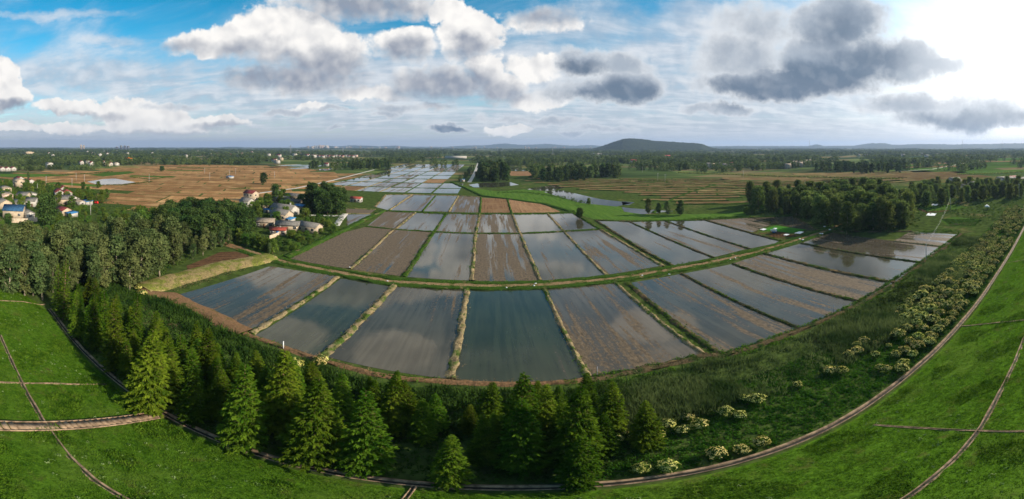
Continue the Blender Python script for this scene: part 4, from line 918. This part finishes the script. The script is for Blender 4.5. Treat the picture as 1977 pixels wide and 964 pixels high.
def house(px, L, W, Hh, rh, wall, roof, label, rot=0.0, storeys=1, nwin=3, door='door', group=None, name='house', cat='house', xy=None, chimney=False):
    x, y = xy or G(*px)
    r = tag(link(name, None, loc=(x, y, 0), rz=math.radians(rot)), label, cat, group)
    m = MB(); l, w = L/2, W/2
    V = [(-l,-w,0),(l,-w,0),(l,w,0),(-l,w,0),(-l,-w,Hh),(l,-w,Hh),(l,w,Hh),(-l,w,Hh),(-l,0,Hh+rh),(l,0,Hh+rh)]
    m.add(V, [(0,1,5,4),(1,2,6,9,5),(2,3,7,6),(3,0,4,8,7),(0,3,2,1),(4,5,9,8),(6,7,8,9)]); link('wall', m.me('wall', WALL[wall]), r)
    o = .45; k = rh/w; t = .16; e = MB(); zb = Hh-o*k+.02; zt = Hh+rh+.02
    for s in (-1, 1):
        a = [(-l-o, s*(w+o), zb), (l+o, s*(w+o), zb), (l+o, 0, zt), (-l-o, 0, zt)]
        q = a+[(p[0], p[1], p[2]+t) for p in a]; f = [(0,3,2,1),(4,5,6,7),(0,1,5,4),(1,2,6,5),(2,3,7,6),(3,0,4,7)]
        e.add(q, f if s < 0 else [tuple(reversed(g)) for g in f])
    rf = link('roof', e.me('roof', ROOF[roof]), r)
    if chimney: link('chimney', MB().box(l*.4, l*.4+.7, w*.2, w*.2+.7, Hh+rh*.4, Hh+rh+1.0).me('chimney', WALL['grey']), rf)
    fm, pm = window_mesh(1.5, 1.3); sh = Hh/storeys
    for s in range(storeys):
        for i in range(nwin):
            xx = -l + L*(i+.5)/nwin; zz = s*sh + sh*.55
            if s == 0 and i == nwin//2:
                dr = link('door', MB().box(xx-.55, xx+.55, -w-.06, -w+.03, .02, 2.1).me('door', M[door]), r); continue
            wf = link('window', fm, r, (xx, -w, zz)); link('pane', pm, wf)
        for sx in (-1, 1):
            wf = link('window', fm, r, (sx*l, 0, s*sh+sh*.55), math.pi/2); link('pane', pm, wf)
    return r
def shed(px, L, W, Hh, wall, roof, label, rot=0.0, cat='shed', group=None):
    """lean-to with a single pitched roof"""
    x, y = G(*px); r = tag(link('shed', None, loc=(x, y, 0), rz=math.radians(rot)), label, cat, group); l, w = L/2, W/2
    m = MB().add([(-l,-w,0),(l,-w,0),(l,w,0),(-l,w,0),(-l,-w,Hh*.8),(l,-w,Hh*.8),(l,w,Hh),(-l,w,Hh)], [(0,3,2,1),(4,5,6,7),(0,1,5,4),(1,2,6,5),(2,3,7,6),(3,0,4,7)]); link('wall', m.me('wall', WALL[wall]), r)
    k = Hh*.2/W; a = [(-l-.4,-w-.4,Hh*.8-.4*k+.03),(l+.4,-w-.4,Hh*.8-.4*k+.03),(l+.4,w+.4,Hh+.4*k+.03),(-l-.4,w+.4,Hh+.4*k+.03)]
    link('roof', MB().add(a+[(p[0],p[1],p[2]+.12) for p in a], [(0,3,2,1),(4,5,6,7),(0,1,5,4),(1,2,6,5),(2,3,7,6),(3,0,4,7)]).me('roof', ROOF[roof]), r)
    link('door', MB().box(-.6, .6, -w-.06, -w+.03, .02, 2.0).me('door', M['door']), r)
    return r
# hamlet beside the paddies
house((485,389), 9, 7, 6.4, 1.7, 'cream', 'maroon', 'two storey cream house with a maroon roof at the hamlet edge', -4, 2, 3)
house((477,397.5), 8.5, 6.5, 3.6, 1.8, 'white', 'grey', 'small white house with grey gable roof in front of the maroon roofed one', -6, 1, 3)
house((543,391), 13, 6, 3.2, 1.5, 'tan', 'grey', 'long low tan house behind the hamlet, nearer the tall tree', 2, 1, 4)
house((572,386), 17, 6, 3.2, 1.6, 'tan', 'grey', 'longest grey roofed house at the back of the hamlet by the grove', 2, 1, 5)
house((564,398), 15, 6, 3.3, 1.6, 'cream', 'dark', 'long cream house with dark roof in the middle of the hamlet', -2, 1, 5)
house((549,414), 16, 8, 3.8, 2.3, 'white', 'grey', 'big white house under the widest grey tiled roof', -6, 1, 5, chimney=True)
house((544,425), 11, 6.5, 4.0, 1.9, 'cream', 'grey', 'cream house with a red eave in front of the big grey roof', -8, 1, 3)
house((512,438), 9, 5.5, 3.0, 1.4, 'tan', 'tan', 'low tan hut half hidden by the dark grove', 28, 1, 3)
house((556,444), 11, 5, 3.0, 1.4, 'tan', 'grey', 'long tan shed house beside the hamlet yard', 24, 1, 3)
house((537,453), 7, 4, 2.6, .8, 'cream', 'red', 'small outbuilding with red roof and blue door by the yard', 26, 1, 3, 'bluedoor')
house((598,447), 11, 5.5, 3.0, 1.5, 'cream', 'grey', 'detached cream house with grey roof beside the vegetable garden', -8, 1, 3)
shed((520,411), 6, 4, 2.6, 'white', 'skyblue', 'lean-to with bright blue roof left of the big grey roof', -6); shed((579,404), 7, 4, 2.8, 'cream', 'skyblue', 'blue roofed lean-to behind the big grey roofed house', -6)
shed((559,429), 5, 3.5, 2.4, 'white', 'skyblue', 'small blue roofed lean-to against the red eaved house', -8); shed((505,404), 9, 4, 2.6, 'cream', 'tan', 'tan lean-to shed with a red gate behind the dark trees', -6)
house((688,390), 8, 4.5, 2.8, 1.0, 'white', 'red', 'tiny white cottage with red roof among green plots past the grove', 0, 1, 3)
# village at the west edge
house((28,421), 11, 9, 5.0, 2.6, 'cream', 'blue', 'cream gabled house with dark blue roof at the village front', 62, 1, 3)
house((53,420), 11, 5, 3.3, 1.0, 'white', 'grey', 'white annex with grey roof joined beside the blue roofed house', 2, 1, 4)
house((6,401), 12, 8, 4, 2.0, 'tan', 'grey', 'tan house with wide grey roof behind the blue roofed one', 8, 1, 3); house((35,399), 12, 6, 3.4, .8, 'white', 'grey', 'low white house with flat looking grey roof behind the annex', 2, 1, 4)
house((46,386), 9, 7, 4, 2.0, 'cream', 'grey', 'cream house with steep grey gable near the big village tree', 40, 1, 2); house((60,381.5), 12, 6, 3.6, .7, 'white', 'grey', 'white flat roofed house beside the steep grey gable', 0, 1, 4)
house((60,398), 8, 6, 4, 1.8, 'white', 'grey', 'white gabled house tucked behind the biggest village tree', 50, 1, 2)
house((123,394), 10, 8, 4, 2.2, 'tan', 'grey', 'tan house whose grey gable faces the fields', 55, 1, 2); house((139,391), 13, 6, 3.6, 1.4, 'white', 'grey', 'white house with low grey roof next to the tan gable', 0, 1, 4)
house((152,395), 12, 4, 2.8, .5, 'white', 'tan', 'long low white outhouse in front of the grey roofed pair', 2, 1, 4); shed((168,395), 8, 5, 3, 'white', 'skyblue', 'white shed with light blue roof beside the red vehicles', 0)
house((114,379), 15, 7, 4, 1.9, 'white', 'maroon', 'long maroon roofed house, the nearer of the maroon group', -14, 1, 4); house((130,380), 13, 6, 4, 1.6, 'white', 'red', 'red roofed house overlapping the maroon one', -14, 1, 4); house((122,372), 12, 6, 4.2, 1.8, 'white', 'maroon', 'maroon roofed house at the back of the red roof group', -14, 1, 4)
house((12,385), 16, 7, 4.4, .8, 'pink', 'tan', 'pinkish flat topped house at the village edge', 0, 1, 4); house((11,372), 16, 7, 4.6, .8, 'cream', 'tan', 'cream flat topped house behind the pinkish one', 0, 1, 4)
house((36,361), 12, 8, 6.6, 2.0, 'cream', 'tan', 'two storey cream villa with tan hip roof behind the village', 10, 2, 3); house((37,356), 10, 8, 6.2, 2.2, 'white', 'maroon', 'two storey white villa with maroon roof touching the cream villa', 10, 2, 3); house((58,357), 11, 7, 4.6, 1.6, 'white', 'maroon', 'single storey maroon roofed house right of the villas', 0, 1, 3)
house((122,414), 9, 6, 3.2, 1.4, 'tan', 'maroon', 'small maroon roofed house hidden among garden trees below the village', 10, 1, 3); shed((138,418), 6, 5, 2.6, 'white', 'skyblue', 'bright blue roofed shelter below the village gardens', 6)
def wall_thing(pts, h, mat, label):
    V, F = strip(GP(pts), [(-.14,0),(-.14,h),(.14,h),(.14,0)], None, 0, 3); o = tag(link('compound_wall', mesh('compound_wall', V, F, mat)), label, 'wall'); return o
wall_thing([(20,430),(42,430.5),(72,428)], 2.4, WALL['cream'], 'cream compound wall in front of the blue roofed house')
wall_thing([(520,462),(531,458),(541,454)], 1.6, WALL['tan'], 'low tan yard wall beside the blue doored outbuilding')
# homesteads farther out; each is its own house
def hs(lst, L, W, Hh, rh, label, group, storeys=1):
    for px, wl, rf, rot in lst: house(px, L*R.uniform(.85, 1.15), W, Hh, rh, wl, rf, label, rot, storeys, 3, group=group)
hs([((4,330.5),'white','maroon',0),((14,330.5),'white','maroon',0),((25,330),'white','maroon',0)], 16, 8, 5, 2, 'white house with maroon roof in the row at the green strip behind the village', 'maroon roofed row behind the village')
house((95,324), 16, 9, 9, 1, 'white', 'grey', 'tall plain white building among trees beyond the green strip', 5, 2, 3)
hs([((157,318),'white','maroon',-8),((168,316),'white','maroon',-8),((176,320),'white','maroon',0)], 14, 8, 6.4, 2.4, 'white house with maroon roof in the cluster beyond the tree hedge', 'maroon roofed cluster beyond the tree hedge', 2)
hs([((200,317),'white','maroon',-8),((212,320),'white','maroon',0),((224,320),'white','tan',0),((206,321),'cream','maroon',0)], 15, 8, 5, 2, 'low white house in the row left of the orange gantry', 'white row by the orange gantry')
house((238,316), 26, 14, 7, 1.6, 'white', 'skyblue', 'long workshop with sky blue roof under the orange gantry', 0, 1, 5, name='workshop', cat='workshop')
hs([((530,313),'white','maroon',0),((535,316),'white','tan',0),((542,310),'tan','tan',0)], 12, 8, 6.4, 2, 'house in the small cluster with yellowish fronts before the far trees', 'yellowish cluster before the far trees', 2)
hs([((610+i*6.4,303.5+(i % 3)*.8),'white' if i % 4 else 'pink','maroon' if i % 3 else 'grey',0) for i in range(13)], 13, 9, 6.8, 2.4, 'white house of the long village row beyond the flooded fields', 'long white village row beyond the flooded fields', 2)
hs([((648,321),'white','maroon',0),((690,318),'white','red',0),((630,321),'white','maroon',10)], 10, 7, 5, 2, 'white farmhouse between the tree clumps beyond the half flooded fields', 'farmhouses between the tree clumps')
hs([((1527,323),'cream','tan',-30),((1532,320),'cream','tan',-30),((1537,317.6),'cream','tan',-30),((1544,322),'cream','tan',-30),((1549,319),'cream','tan',-30),((1555,316.8),'white','tan',-30),((1561,316),'cream','tan',-30),((1521,326),'tan','tan',-30)], 11, 9, 7.2, 2.2, 'tan roofed house in the tight estate beside the square plantation', 'tan roofed estate', 2)
hs([((1366,323),'white','grey',-20),((1375,324),'tan','tan',-20),((1391,322),'white','grey',70),((1398,325),'grey','grey',-20),((1409,322),'tan','maroon',-20)], 11, 8, 6.4, 2.2, 'house in the grey hamlet among trees behind the striped fields', 'grey hamlet behind the striped fields', 2)
hs([((1280,305.5),'white','red',-15),((1288,305),'white','red',-15),((1222,316),'white','red',0)], 20, 10, 7, 3, 'red roofed house standing in the woods below the hill', 'red roofed houses below the hill', 2)
hs([((1842,361),'white','grey',-30)], 11, 9, 7, 2.6, 'tall white gabled house among the trees behind the vegetable plots', None, 2)
hs([((1839,366),'grey','grey',-30)], 8, 6, 3.4, 1.4, 'low grey shed house in front of the tall white gabled one', None)
hs([((1864,368),'tan','dark',-30)], 10, 7, 4, 1.8, 'weathered tan house with dark roof beside the white gabled one', None)
hs([((1881,369),'tan','dark',-30)], 10, 8, 7, 1.6, 'dark two storey house in the trees', None, 2)
hs([((1934,357),'white','grey',-40),((1944,358),'white','grey',-40),((1957,359),'white','grey',-40),((1952,355),'white','maroon',-40),((1968,359),'grey','dark',-40),((1977,358),'tan','dark',-40)], 12, 8, 6.4, 2.2, 'white walled house in the far village at the edge of the woods', 'far village at the edge of the woods', 2)
hs([((R.uniform(-5,640),R.uniform(293,305)),'white','maroon' if R.random()<.5 else 'grey',0) for _ in range(42)], 18, 11, 8, 3, 'white farmhouse dotted over the hazy plain', 'farmhouses dotted over the hazy plain', 2)
hs([((R.uniform(1650,1800),R.uniform(298,304)),'white','grey',-40) for _ in range(7)], 14, 9, 7, 2.5, 'pale farmhouse showing through the far woods', 'farmhouses in the far woods', 2)
for px, L, W_, h, lab in (((55,297), 90, 40, 9, 'long tan factory hall on the hazy plain'), ((880,306), 70, 30, 6, 'long white greenhouse roof beyond the flooded checker'), ((1096,296), 90, 30, 10, 'long white factory hall at the foot of the hill'), ((1150,299), 60, 20, 6, 'low white hall under the hill')):
    x, y = G(*px); r = tag(link('factory_hall', None, loc=(x, y, 0)), lab, 'factory')
    l, w = L/2, W_/2; link('wall', MB().box(-l, l, -w, w, 0, h).me('wall', WALL['tan' if 'tan' in lab else 'white']), r)
    link('roof', MB().add([(-l-1,-w-1,h+.02),(l+1,-w-1,h+.02),(l+1,w+1,h+.02),(-l-1,w+1,h+.02),(-l-1,0,h*1.35),(l+1,0,h*1.35)], [(0,1,5,4),(2,3,4,5),(1,2,5),(3,0,4),(0,3,2,1)]).me('roof', WALL['tan' if 'tan' in lab else 'white']), r)
# distant towers
def tower(px, py, wm, hm, wall, label, group, dep=18, win=True):
    x, y = G(px, py); r = tag(link('tower_block', None, loc=(x, y, 0), rz=-math.atan2(x, y)), label, 'tower', group)
    link('wall', MB().box(-wm/2, wm/2, -dep/2, dep/2, 0, hm).me('wall', WALL[wall]), r); link('roof', MB().box(-wm*.2, wm*.2, -dep*.3, dep*.3, hm, hm+4).me('roof', WALL['grey']), r)
    b = MB(); n = int(hm/7)
    for i in range(n): b.box(-wm*.44, wm*.44, -dep/2-.3, -dep/2+.1, 3+i*7, 6+i*7)
    link('window_band', b.me('window_band', M['pane']), r)
tower(156.5, 288.5, 26, 62, 'cream', 'cream tower, the taller of the pair on the western horizon', None); tower(161.5, 288.5, 30, 56, 'cream', 'cream tower, the lower and wider of the pair on the western horizon', None)
for i, px in enumerate((226, 234, 241, 247.5)): tower(px, 289, 36, (36, 50, 50, 46)[i], 'slate', ('lowest of four dark towers on the western horizon', 'second of four dark towers counted from the cream pair', 'third of four dark towers counted from the cream pair', 'last of four dark towers, farthest from the cream pair')[i], 'four dark towers')
for i in range(54):
    px = (R.uniform(588, 640) if i < 24 else R.uniform(640, 780) if i < 40 else R.uniform(780, 1140)); hm = R.uniform(30, 66) if px < 640 else R.uniform(18, 44)
    tower(px, R.uniform(286.6, 287.6), R.uniform(26, 60), hm, ['white', 'pink', 'cream'][int(R.integers(3))], 'pale block of the city skyline below the far mountains', 'city skyline')

# ------------------------------------------------------------------ hill and mountains
def hill_mat(name, a, b, sc):
    m, t = new_mat(name); pos = t.n('ShaderNodeNewGeometry').outputs['Position']; n1 = t.noise(pos, sc, 6, .7)
    finish(t, pbsdf(t, t.mix(t.step(n1, .3, .7), a, b), .95, .05, bump(t, n1, 1.0, 6.0))); return m
M['hill'] = hill_mat('wooded_hill', (.012, .022, .010), (.042, .060, .022), .05); M['mountain'] = hill_mat('far_mountain', (.020, .032, .020), (.050, .066, .034), .008)
def ridge(name, outline, d, depth, mat, rough, n=260, k=36, label=None):
    px = np.linspace(outline[0][0], outline[-1][0], n); py = np.interp(px, [o[0] for o in outline], [o[1] for o in outline])
    th = (px-PX0)/FOC; hh = np.maximum(H + (PY0-py)/FOC*d, 0)
    v = np.linspace(-1, 1, k); prof = np.cos(v*math.pi/2)**1.2
    V = np.zeros((n, k, 3)); jit = R.normal(0, 1, (n, k))
    for j in range(k):
        r = d + v[j]*depth*(.6+.4*hh/max(hh.max(), 1)); V[:, j, 0] = r*np.sin(th); V[:, j, 1] = r*np.cos(th)
        V[:, j, 2] = hh*prof[j]*(1+.05*np.sin(th*60+j)) + np.where(hh*prof[j] > rough*1.5, np.abs(jit[:, j])*rough, 0) - 1.0
    i = np.arange(n*k).reshape(n, k); F = np.stack([i[:-1, :-1], i[1:, :-1], i[1:, 1:], i[:-1, 1:]], -1).reshape(-1, 4)
    struct(name, mesh(name, V.reshape(-1, 3), F, M[mat], True), label)
ridge('hill', [(1105,291.5),(1130,290),(1150,286.5),(1165,282),(1182,276),(1203,269.5),(1216,268.3),(1240,270),(1265,273.5),(1285,274),(1320,276.5),(1345,277.5),(1356,279),(1372,285.5),(1390,289),(1420,291.5)], 3600, 520, 'hill', 3.5, 420, 50, 'dark wooded hill with a rounded summit above the plain')
ridge('mountain_range', [(395,287),(430,284.5),(455,284),(490,286),(560,286),(590,284),(625,281.5),(650,283.2),(685,281.2),(705,281.6),(730,283),(760,282),(800,284),(860,284),(905,281.5),(935,281),(975,277.5),(1000,280),(1030,279.6),(1060,278.5),(1085,280.5),(1110,282),(1140,280.6),(1170,283),(1200,287)], 11500, 1500, 'mountain', 6, 400, 20, 'low blue mountain range behind the city')
ridge('wooded_ridge', [(1330,287),(1370,283),(1430,282.6),(1560,282.6),(1577,279.5),(1592,282.4),(1650,282),(1668,279),(1682,277),(1708,277),(1722,280.5),(1745,280),(1765,278.8),(1790,278.8),(1840,279.5),(1900,278.5),(1960,277.5),(2060,277)], 9000, 1800, 'mountain', 6, 400, 20, 'long low wooded ridge with small summits on the eastern horizon')

# ------------------------------------------------------------------ poles, posts, masts and small things
def pole(px, h, label, group=None, xy=None, arm=True):
    x, y = xy or G(*px); r = tag(link('utility_pole', None, loc=(x, y, 0), rz=float(R.uniform(-.6, .6))), label, 'pole', group)
    link('post', MB().tube([(0,0,-.2),(0,0,h)], [.17,.11], 8).me('post', M['post']), r)
    if arm:
        a = link('crossarm', MB().box(-.9, .9, -.06, .06, h-.7, h-.56).me('crossarm', M['metal']), r)
        for xx in (-.8, 0, .8): link('insulator', MB().tube([(xx,0,h-.56),(xx,0,h-.3)], [.07,.05], 6).me('insulator', M['whitecloth']), a)
for p in ((147,349),(163,352),(139,361),(89,356),(72,375),(288,352),(405,347),(443,342),(530,345),(455,337),(395,336)): pole(p, 9, 'concrete utility pole standing in the ploughed plain', 'utility poles in the ploughed plain')
for p in ((1284,352),(1435,343),(1240,333),(1270,349)): pole(p, 9, 'concrete utility pole among the striped fields', 'utility poles among the striped fields')
pole((175,415), 7, 'utility pole among the gardens below the village'); pole((1967.5,382), 11, 'tall utility pole at the far end of the shrub rows')
pole((1788,504), 6.5, 'slim pole at the edge of the last paddy carrying a thin wire', arm=False)
for px, h, lab in (((547,675), 1.9, 'white marker post on the red bank by the dark green paddy'), ((1153,728), 2.2, 'thin grey post at the corner of the streaked paddy by the reeds'), ((1609,606), 2.6, 'thin dark post at the reed side of the far streaked paddy')):
    x, y = G(*px); r = tag(link('marker_post', None, loc=(x, y, 0)), lab, 'post'); w = 'white' in lab
    link('shaft', MB().tube([(0,0,-.2),(0,0,h)], [.10 if w else .06]*2, 8).me('shaft', M['whitecloth' if w else 'metal']), r); link('cap', MB().tube([(0,0,h),(0,0,h+.08)], [.12 if w else .07, .05], 8).me('cap', M['whitecloth' if w else 'metal']), r)
a = G(1788,504); b = G(1835,404); wr = MB()
for dz in (0, -.7):
    wr.tube([(a[0]+(b[0]-a[0])*t, a[1]+(b[1]-a[1])*t, 6.3+dz-1.6*math.sin(math.pi*t)+t*1.0) for t in np.linspace(0, 1, 14)], [.018]*14, 4)
tag(link('overhead_wire', wr.me('overhead_wire', M['metal'])), 'pair of thin wires running from the paddy pole over the vegetable plots', 'wire'); pole((1835,404), 7.4, 'pole at the far end of the thin wires by the vegetable plots', arm=False)
def mast(px, h, label, group=None, w=6):
    x, y = G(*px); m = MB()
    r = tag(link('lattice_mast', None, loc=(x, y, 0)), label, 'mast', group)
    for sx, sy in ((-1,-1),(1,-1),(1,1),(-1,1)): link('leg', MB().tube([(sx*w/2, sy*w/2, 0), (sx*w*.08, sy*w*.08, h)], [.5, .3], 4).me('leg', M['metal']), r)
    n = 9
    for i in range(n):
        z = h*i/n; k = w/2*(1-.84*i/n); z2 = h*(i+1)/n; k2 = w/2*(1-.84*(i+1)/n)
        for s in ((-1,-1,1,-1),(1,-1,1,1),(1,1,-1,1),(-1,1,-1,-1)): m.tube([(s[0]*k, s[1]*k, z), (s[2]*k2, s[3]*k2, z2)], [.2, .2], 3)
    link('bracing', m.me('bracing', M['metal']), r)
    link('crossarm', MB().box(-w*1.1, w*1.1, -.3, .3, h*.86, h*.86+.7).me('crossarm', M['metal']), r)
for px, h, lab in (((561,300), 46, 'lattice mast rising from the woods nearest the white village row'), ((662,298), 40, 'lattice mast over the woods right of the white village row'), ((1067,300), 40, 'lattice mast in the woods before the long white hall'), ((1563,290), 110, 'tall dark mast on the eastern ridge'), ((1591,290), 60, 'short mast on the eastern ridge beside the small summit'), ((1858,290), 120, 'thin mast standing against the pale gap of sky in the east'), ((1935,290), 105, 'faint mast farthest along the eastern ridge')): mast(px, h, lab)
for i in range(12): mast((R.uniform(1005, 1130), 287.3), R.uniform(60, 100), 'crane like mast on the skyline left of the hill', 'masts on the skyline left of the hill', 5)
x, y = G(249, 317); r = tag(link('gantry_crane', None, loc=(x, y, 0)), 'orange gantry crane standing over the blue roofed workshop', 'crane')
for sx in (-1, 1):
    for sy in (-1, 1): link('leg', MB().tube([(sx*11, sy*3, 0), (sx*9.5, 0, 12)], [.5, .4], 6).me('leg', M['orange']), r)
link('beam', MB().box(-15, 15, -1, 1, 12, 14).me('beam', M['orange']), r); link('trolley', MB().box(-3, 0, -1.3, 1.3, 14, 15.4).me('trolley', M['orange']), r)
# two red farm tricycles parked by the white shed
def tricycle(px, rot, label):
    x, y = G(*px); r = tag(link('cargo_tricycle', None, loc=(x, y, .02), rz=rot), label, 'tricycle')
    link('body', MB().box(-1.6, .5, -.8, .8, .55, .75).box(-1.6, .5, -.8, -.72, .75, 1.3).box(-1.6, .5, .72, .8, .75, 1.3).box(-1.6, -1.52, -.72, .72, .75, 1.3).me('body', M['redpaint']), r)
    link('cab', MB().add([(.6,-.7,.5),(1.9,-.6,.5),(1.9,.6,.5),(.6,.7,.5),(.6,-.7,1.9),(1.4,-.55,1.9),(1.4,.55,1.9),(.6,.7,1.9)], [(0,3,2,1),(4,5,6,7),(0,1,5,4),(1,2,6,5),(2,3,7,6),(3,0,4,7)]).me('cab', M['redpaint']), r)
    for wx, wy in ((-1,.85),(-1,-.85),(1.7,0)): link('wheel', MB().tube([(wx, wy-.1, .38),(wx, wy+.1, .38)], [.38,.38], 14).me('wheel', M['rubber']), r)
tricycle((186,394), .3, 'red cargo tricycle parked nearest the white blue roofed shed'); tricycle((191,391.5), .8, 'second red cargo tricycle, a little farther up the yard')
# plastic sacks and sheets left on the bunds
def sack(px, label, group, s=1.0):
    x, y = G(*px); V = []; F = []; n, k = 8, 5
    for i in range(k+1):
        t = math.pi*i/k
        for j in range(n):
            u = 2*math.pi*j/n; q = 1+R.normal(0, .06); V.append((.62*math.sin(t)*math.cos(u)*q*s, .38*math.sin(t)*math.sin(u)*q*s, (.22-.22*math.cos(t)*q)*s))
    for i in range(k):
        for j in range(n): F.append((i*n+j, i*n+(j+1) % n, (i+1)*n+(j+1) % n, (i+1)*n+j))
    r = tag(link('plastic_sack', mesh('plastic_sack', V, F, M['whitecloth'], True), loc=(x, y, .44), rz=float(R.uniform(0, 6))), label, 'sack', group)
for p in ((675,519),(748,546),(1034,551),(1031,555),(978,559),(1410,504),(1420,501),(1292,533),(1240,535)): sack(p, 'white plastic sack dropped on the bund beside the cross track', 'white sacks along the cross track', .6)
for p in ((1544,464),(1550,466),(1584,454),(1588,454),(1602,446),(1592,440)): sack(p, 'white plastic sack on the track below the big grove', 'white sacks below the big grove')
def sheet_thing(px, w, l, label, rot=.3):
    x, y = G(*px); r = tag(link('plastic_sheet', None, loc=(x, y, .1), rz=rot), label, 'sheet'); V = []; F = []; n = 7
    for i in range(n):
        for j in range(n): V.append(((i/(n-1)-.5)*w, (j/(n-1)-.5)*l, .12+abs(R.normal(0, .09))))
    F = [(i*n+j, (i+1)*n+j, (i+1)*n+j+1, i*n+j+1) for i in range(n-1) for j in range(n-1)]; V2 = V+[(a, b, c-.06) for a, b, c in V]; k = n*n
    F += [tuple(q+k for q in reversed(f)) for f in F]
    link('cover', mesh('cover', V2, F, M['whitecloth'], True), r)
sheet_thing((1474,444), 3, 2.4, 'white plastic sheet at the far corner of the bright seedling bed'); sheet_thing((1543,450.4), 4.2, 2.6, 'white plastic sheet at the near edge of the seedling bed'); sheet_thing((1518,454.5), 2.4, 2, 'small grey white sheet on bare soil below the seedling bed')
sheet_thing((1798,415), 8, 5, 'white sheet spread on the green plot before the village woods'); sheet_thing((1805,396), 7, 4, 'white sheet spread farther up near the village woods')
x, y = G(1496,450); r = tag(link('rice_transplanter', None, loc=(x, y, .1), rz=.5), 'small blue and white rice machine parked on the seedling bed', 'farm machine')
link('chassis', MB().box(-1.5, 1.2, -.6, .6, .45, .75).box(.3, 1.3, -.4, .4, .75, 1.3).me('chassis', M['bluetarp']), r); link('seat', MB().box(-.4, .1, -.3, .3, .75, 1.0).box(-.5, -.4, -.3, .3, .75, 1.5).me('seat', M['rubber']), r)
link('seedling_tray', MB().add([(-1.4,-1.3,.8),(-1.2,-1.3,.75),(-1.2,1.3,.75),(-1.4,1.3,.8),(-2.3,-1.3,1.9),(-2.1,-1.3,1.95),(-2.1,1.3,1.95),(-2.3,1.3,1.9)], [(0,3,2,1),(4,5,6,7),(0,1,5,4),(1,2,6,5),(2,3,7,6),(3,0,4,7)]).me('seedling_tray', M['whitecloth']), r)
for wx, wy in ((-.7,.75),(-.7,-.75),(.95,.7),(.95,-.7)): link('wheel', MB().tube([(wx, wy-.08, .45),(wx, wy+.08, .45)], [.45,.45], 14).me('wheel', M['rubber']), r)
link('canopy', MB().box(-.9, .9, -.8, .8, 2.0, 2.08).tube([(-.8,-.7,.7),(-.8,-.7,2.0)], [.03,.03], 4).tube([(.8,.7,.7),(.8,.7,2.0)], [.03,.03], 4).me('canopy', M['whitecloth']), r)
x, y = G(1906,404); r = tag(link('field_tent', None, loc=(x, y, 0), rz=.4), 'small white tent beside the shrub rows at the vegetable plots', 'tent')
link('roof', MB().add([(-2,-1.6,1.6),(2,-1.6,1.6),(2,1.6,1.6),(-2,1.6,1.6),(-1.6,0,2.8),(1.6,0,2.8)], [(0,1,5,4),(2,3,4,5),(1,2,5),(3,0,4),(0,3,2,1)]).me('roof', M['whitecloth']), r)
for sx in (-1.8, 1.8):
    for sy in (-1.4, 1.4): link('leg', MB().tube([(sx, sy, 0), (sx, sy, 1.62)], [.04, .04], 4).me('leg', M['metal']), r)
x, y = G(444,344.5); r = tag(link('pump_hut', None, loc=(x, y, 0)), 'small pale pump hut standing alone in the ploughed plain', 'hut')
link('wall', MB().box(-4, 4, -3, 3, 0, 2.6).me('wall', WALL['white']), r); link('roof', MB().box(-4.5, 4.5, -3.5, 3.5, 2.62, 2.9).me('roof', ROOF['skyblue']), r); link('door', MB().box(-.6, .6, -3.07, -2.98, .02, 2.0).me('door', M['door']), r)
x, y = G(831,351.5); r = tag(link('pump_hut', None, loc=(893-893+G(893,351)[0], G(893,351)[1], 0)), 'small white and blue hut at the end of the green dyke', 'hut')
link('wall', MB().box(-2.5, 2.5, -2, 2, 0, 2.8).me('wall', WALL['white']), r); link('roof', MB().box(-3, 3, -2.5, 2.5, 2.82, 3.05).me('roof', ROOF['skyblue']), r); link('door', MB().box(-.6, .6, -2.07, -1.98, .02, 2.0).me('door', M['door']), r)

# ------------------------------------------------------------------ haze
def haze():
    m = bpy.data.materials.new('haze'); m.use_nodes = True; m.node_tree.nodes.clear(); t = T(m.node_tree)
    v = t.n('ShaderNodeVolumePrincipled', {'Color': (0.44, 0.60, 0.88, 1), 'Density': 8.0e-5, 'Anisotropy': 0.2})
    t.L.new(v.outputs[0], t.n('ShaderNodeOutputMaterial').inputs[1])
    o = link('haze', MB().box(-15800, 15800, -15800, 15800, -2, 290).me('haze', m)); tag(o, 'thin blue air over the plain', kind='stuff')
haze()
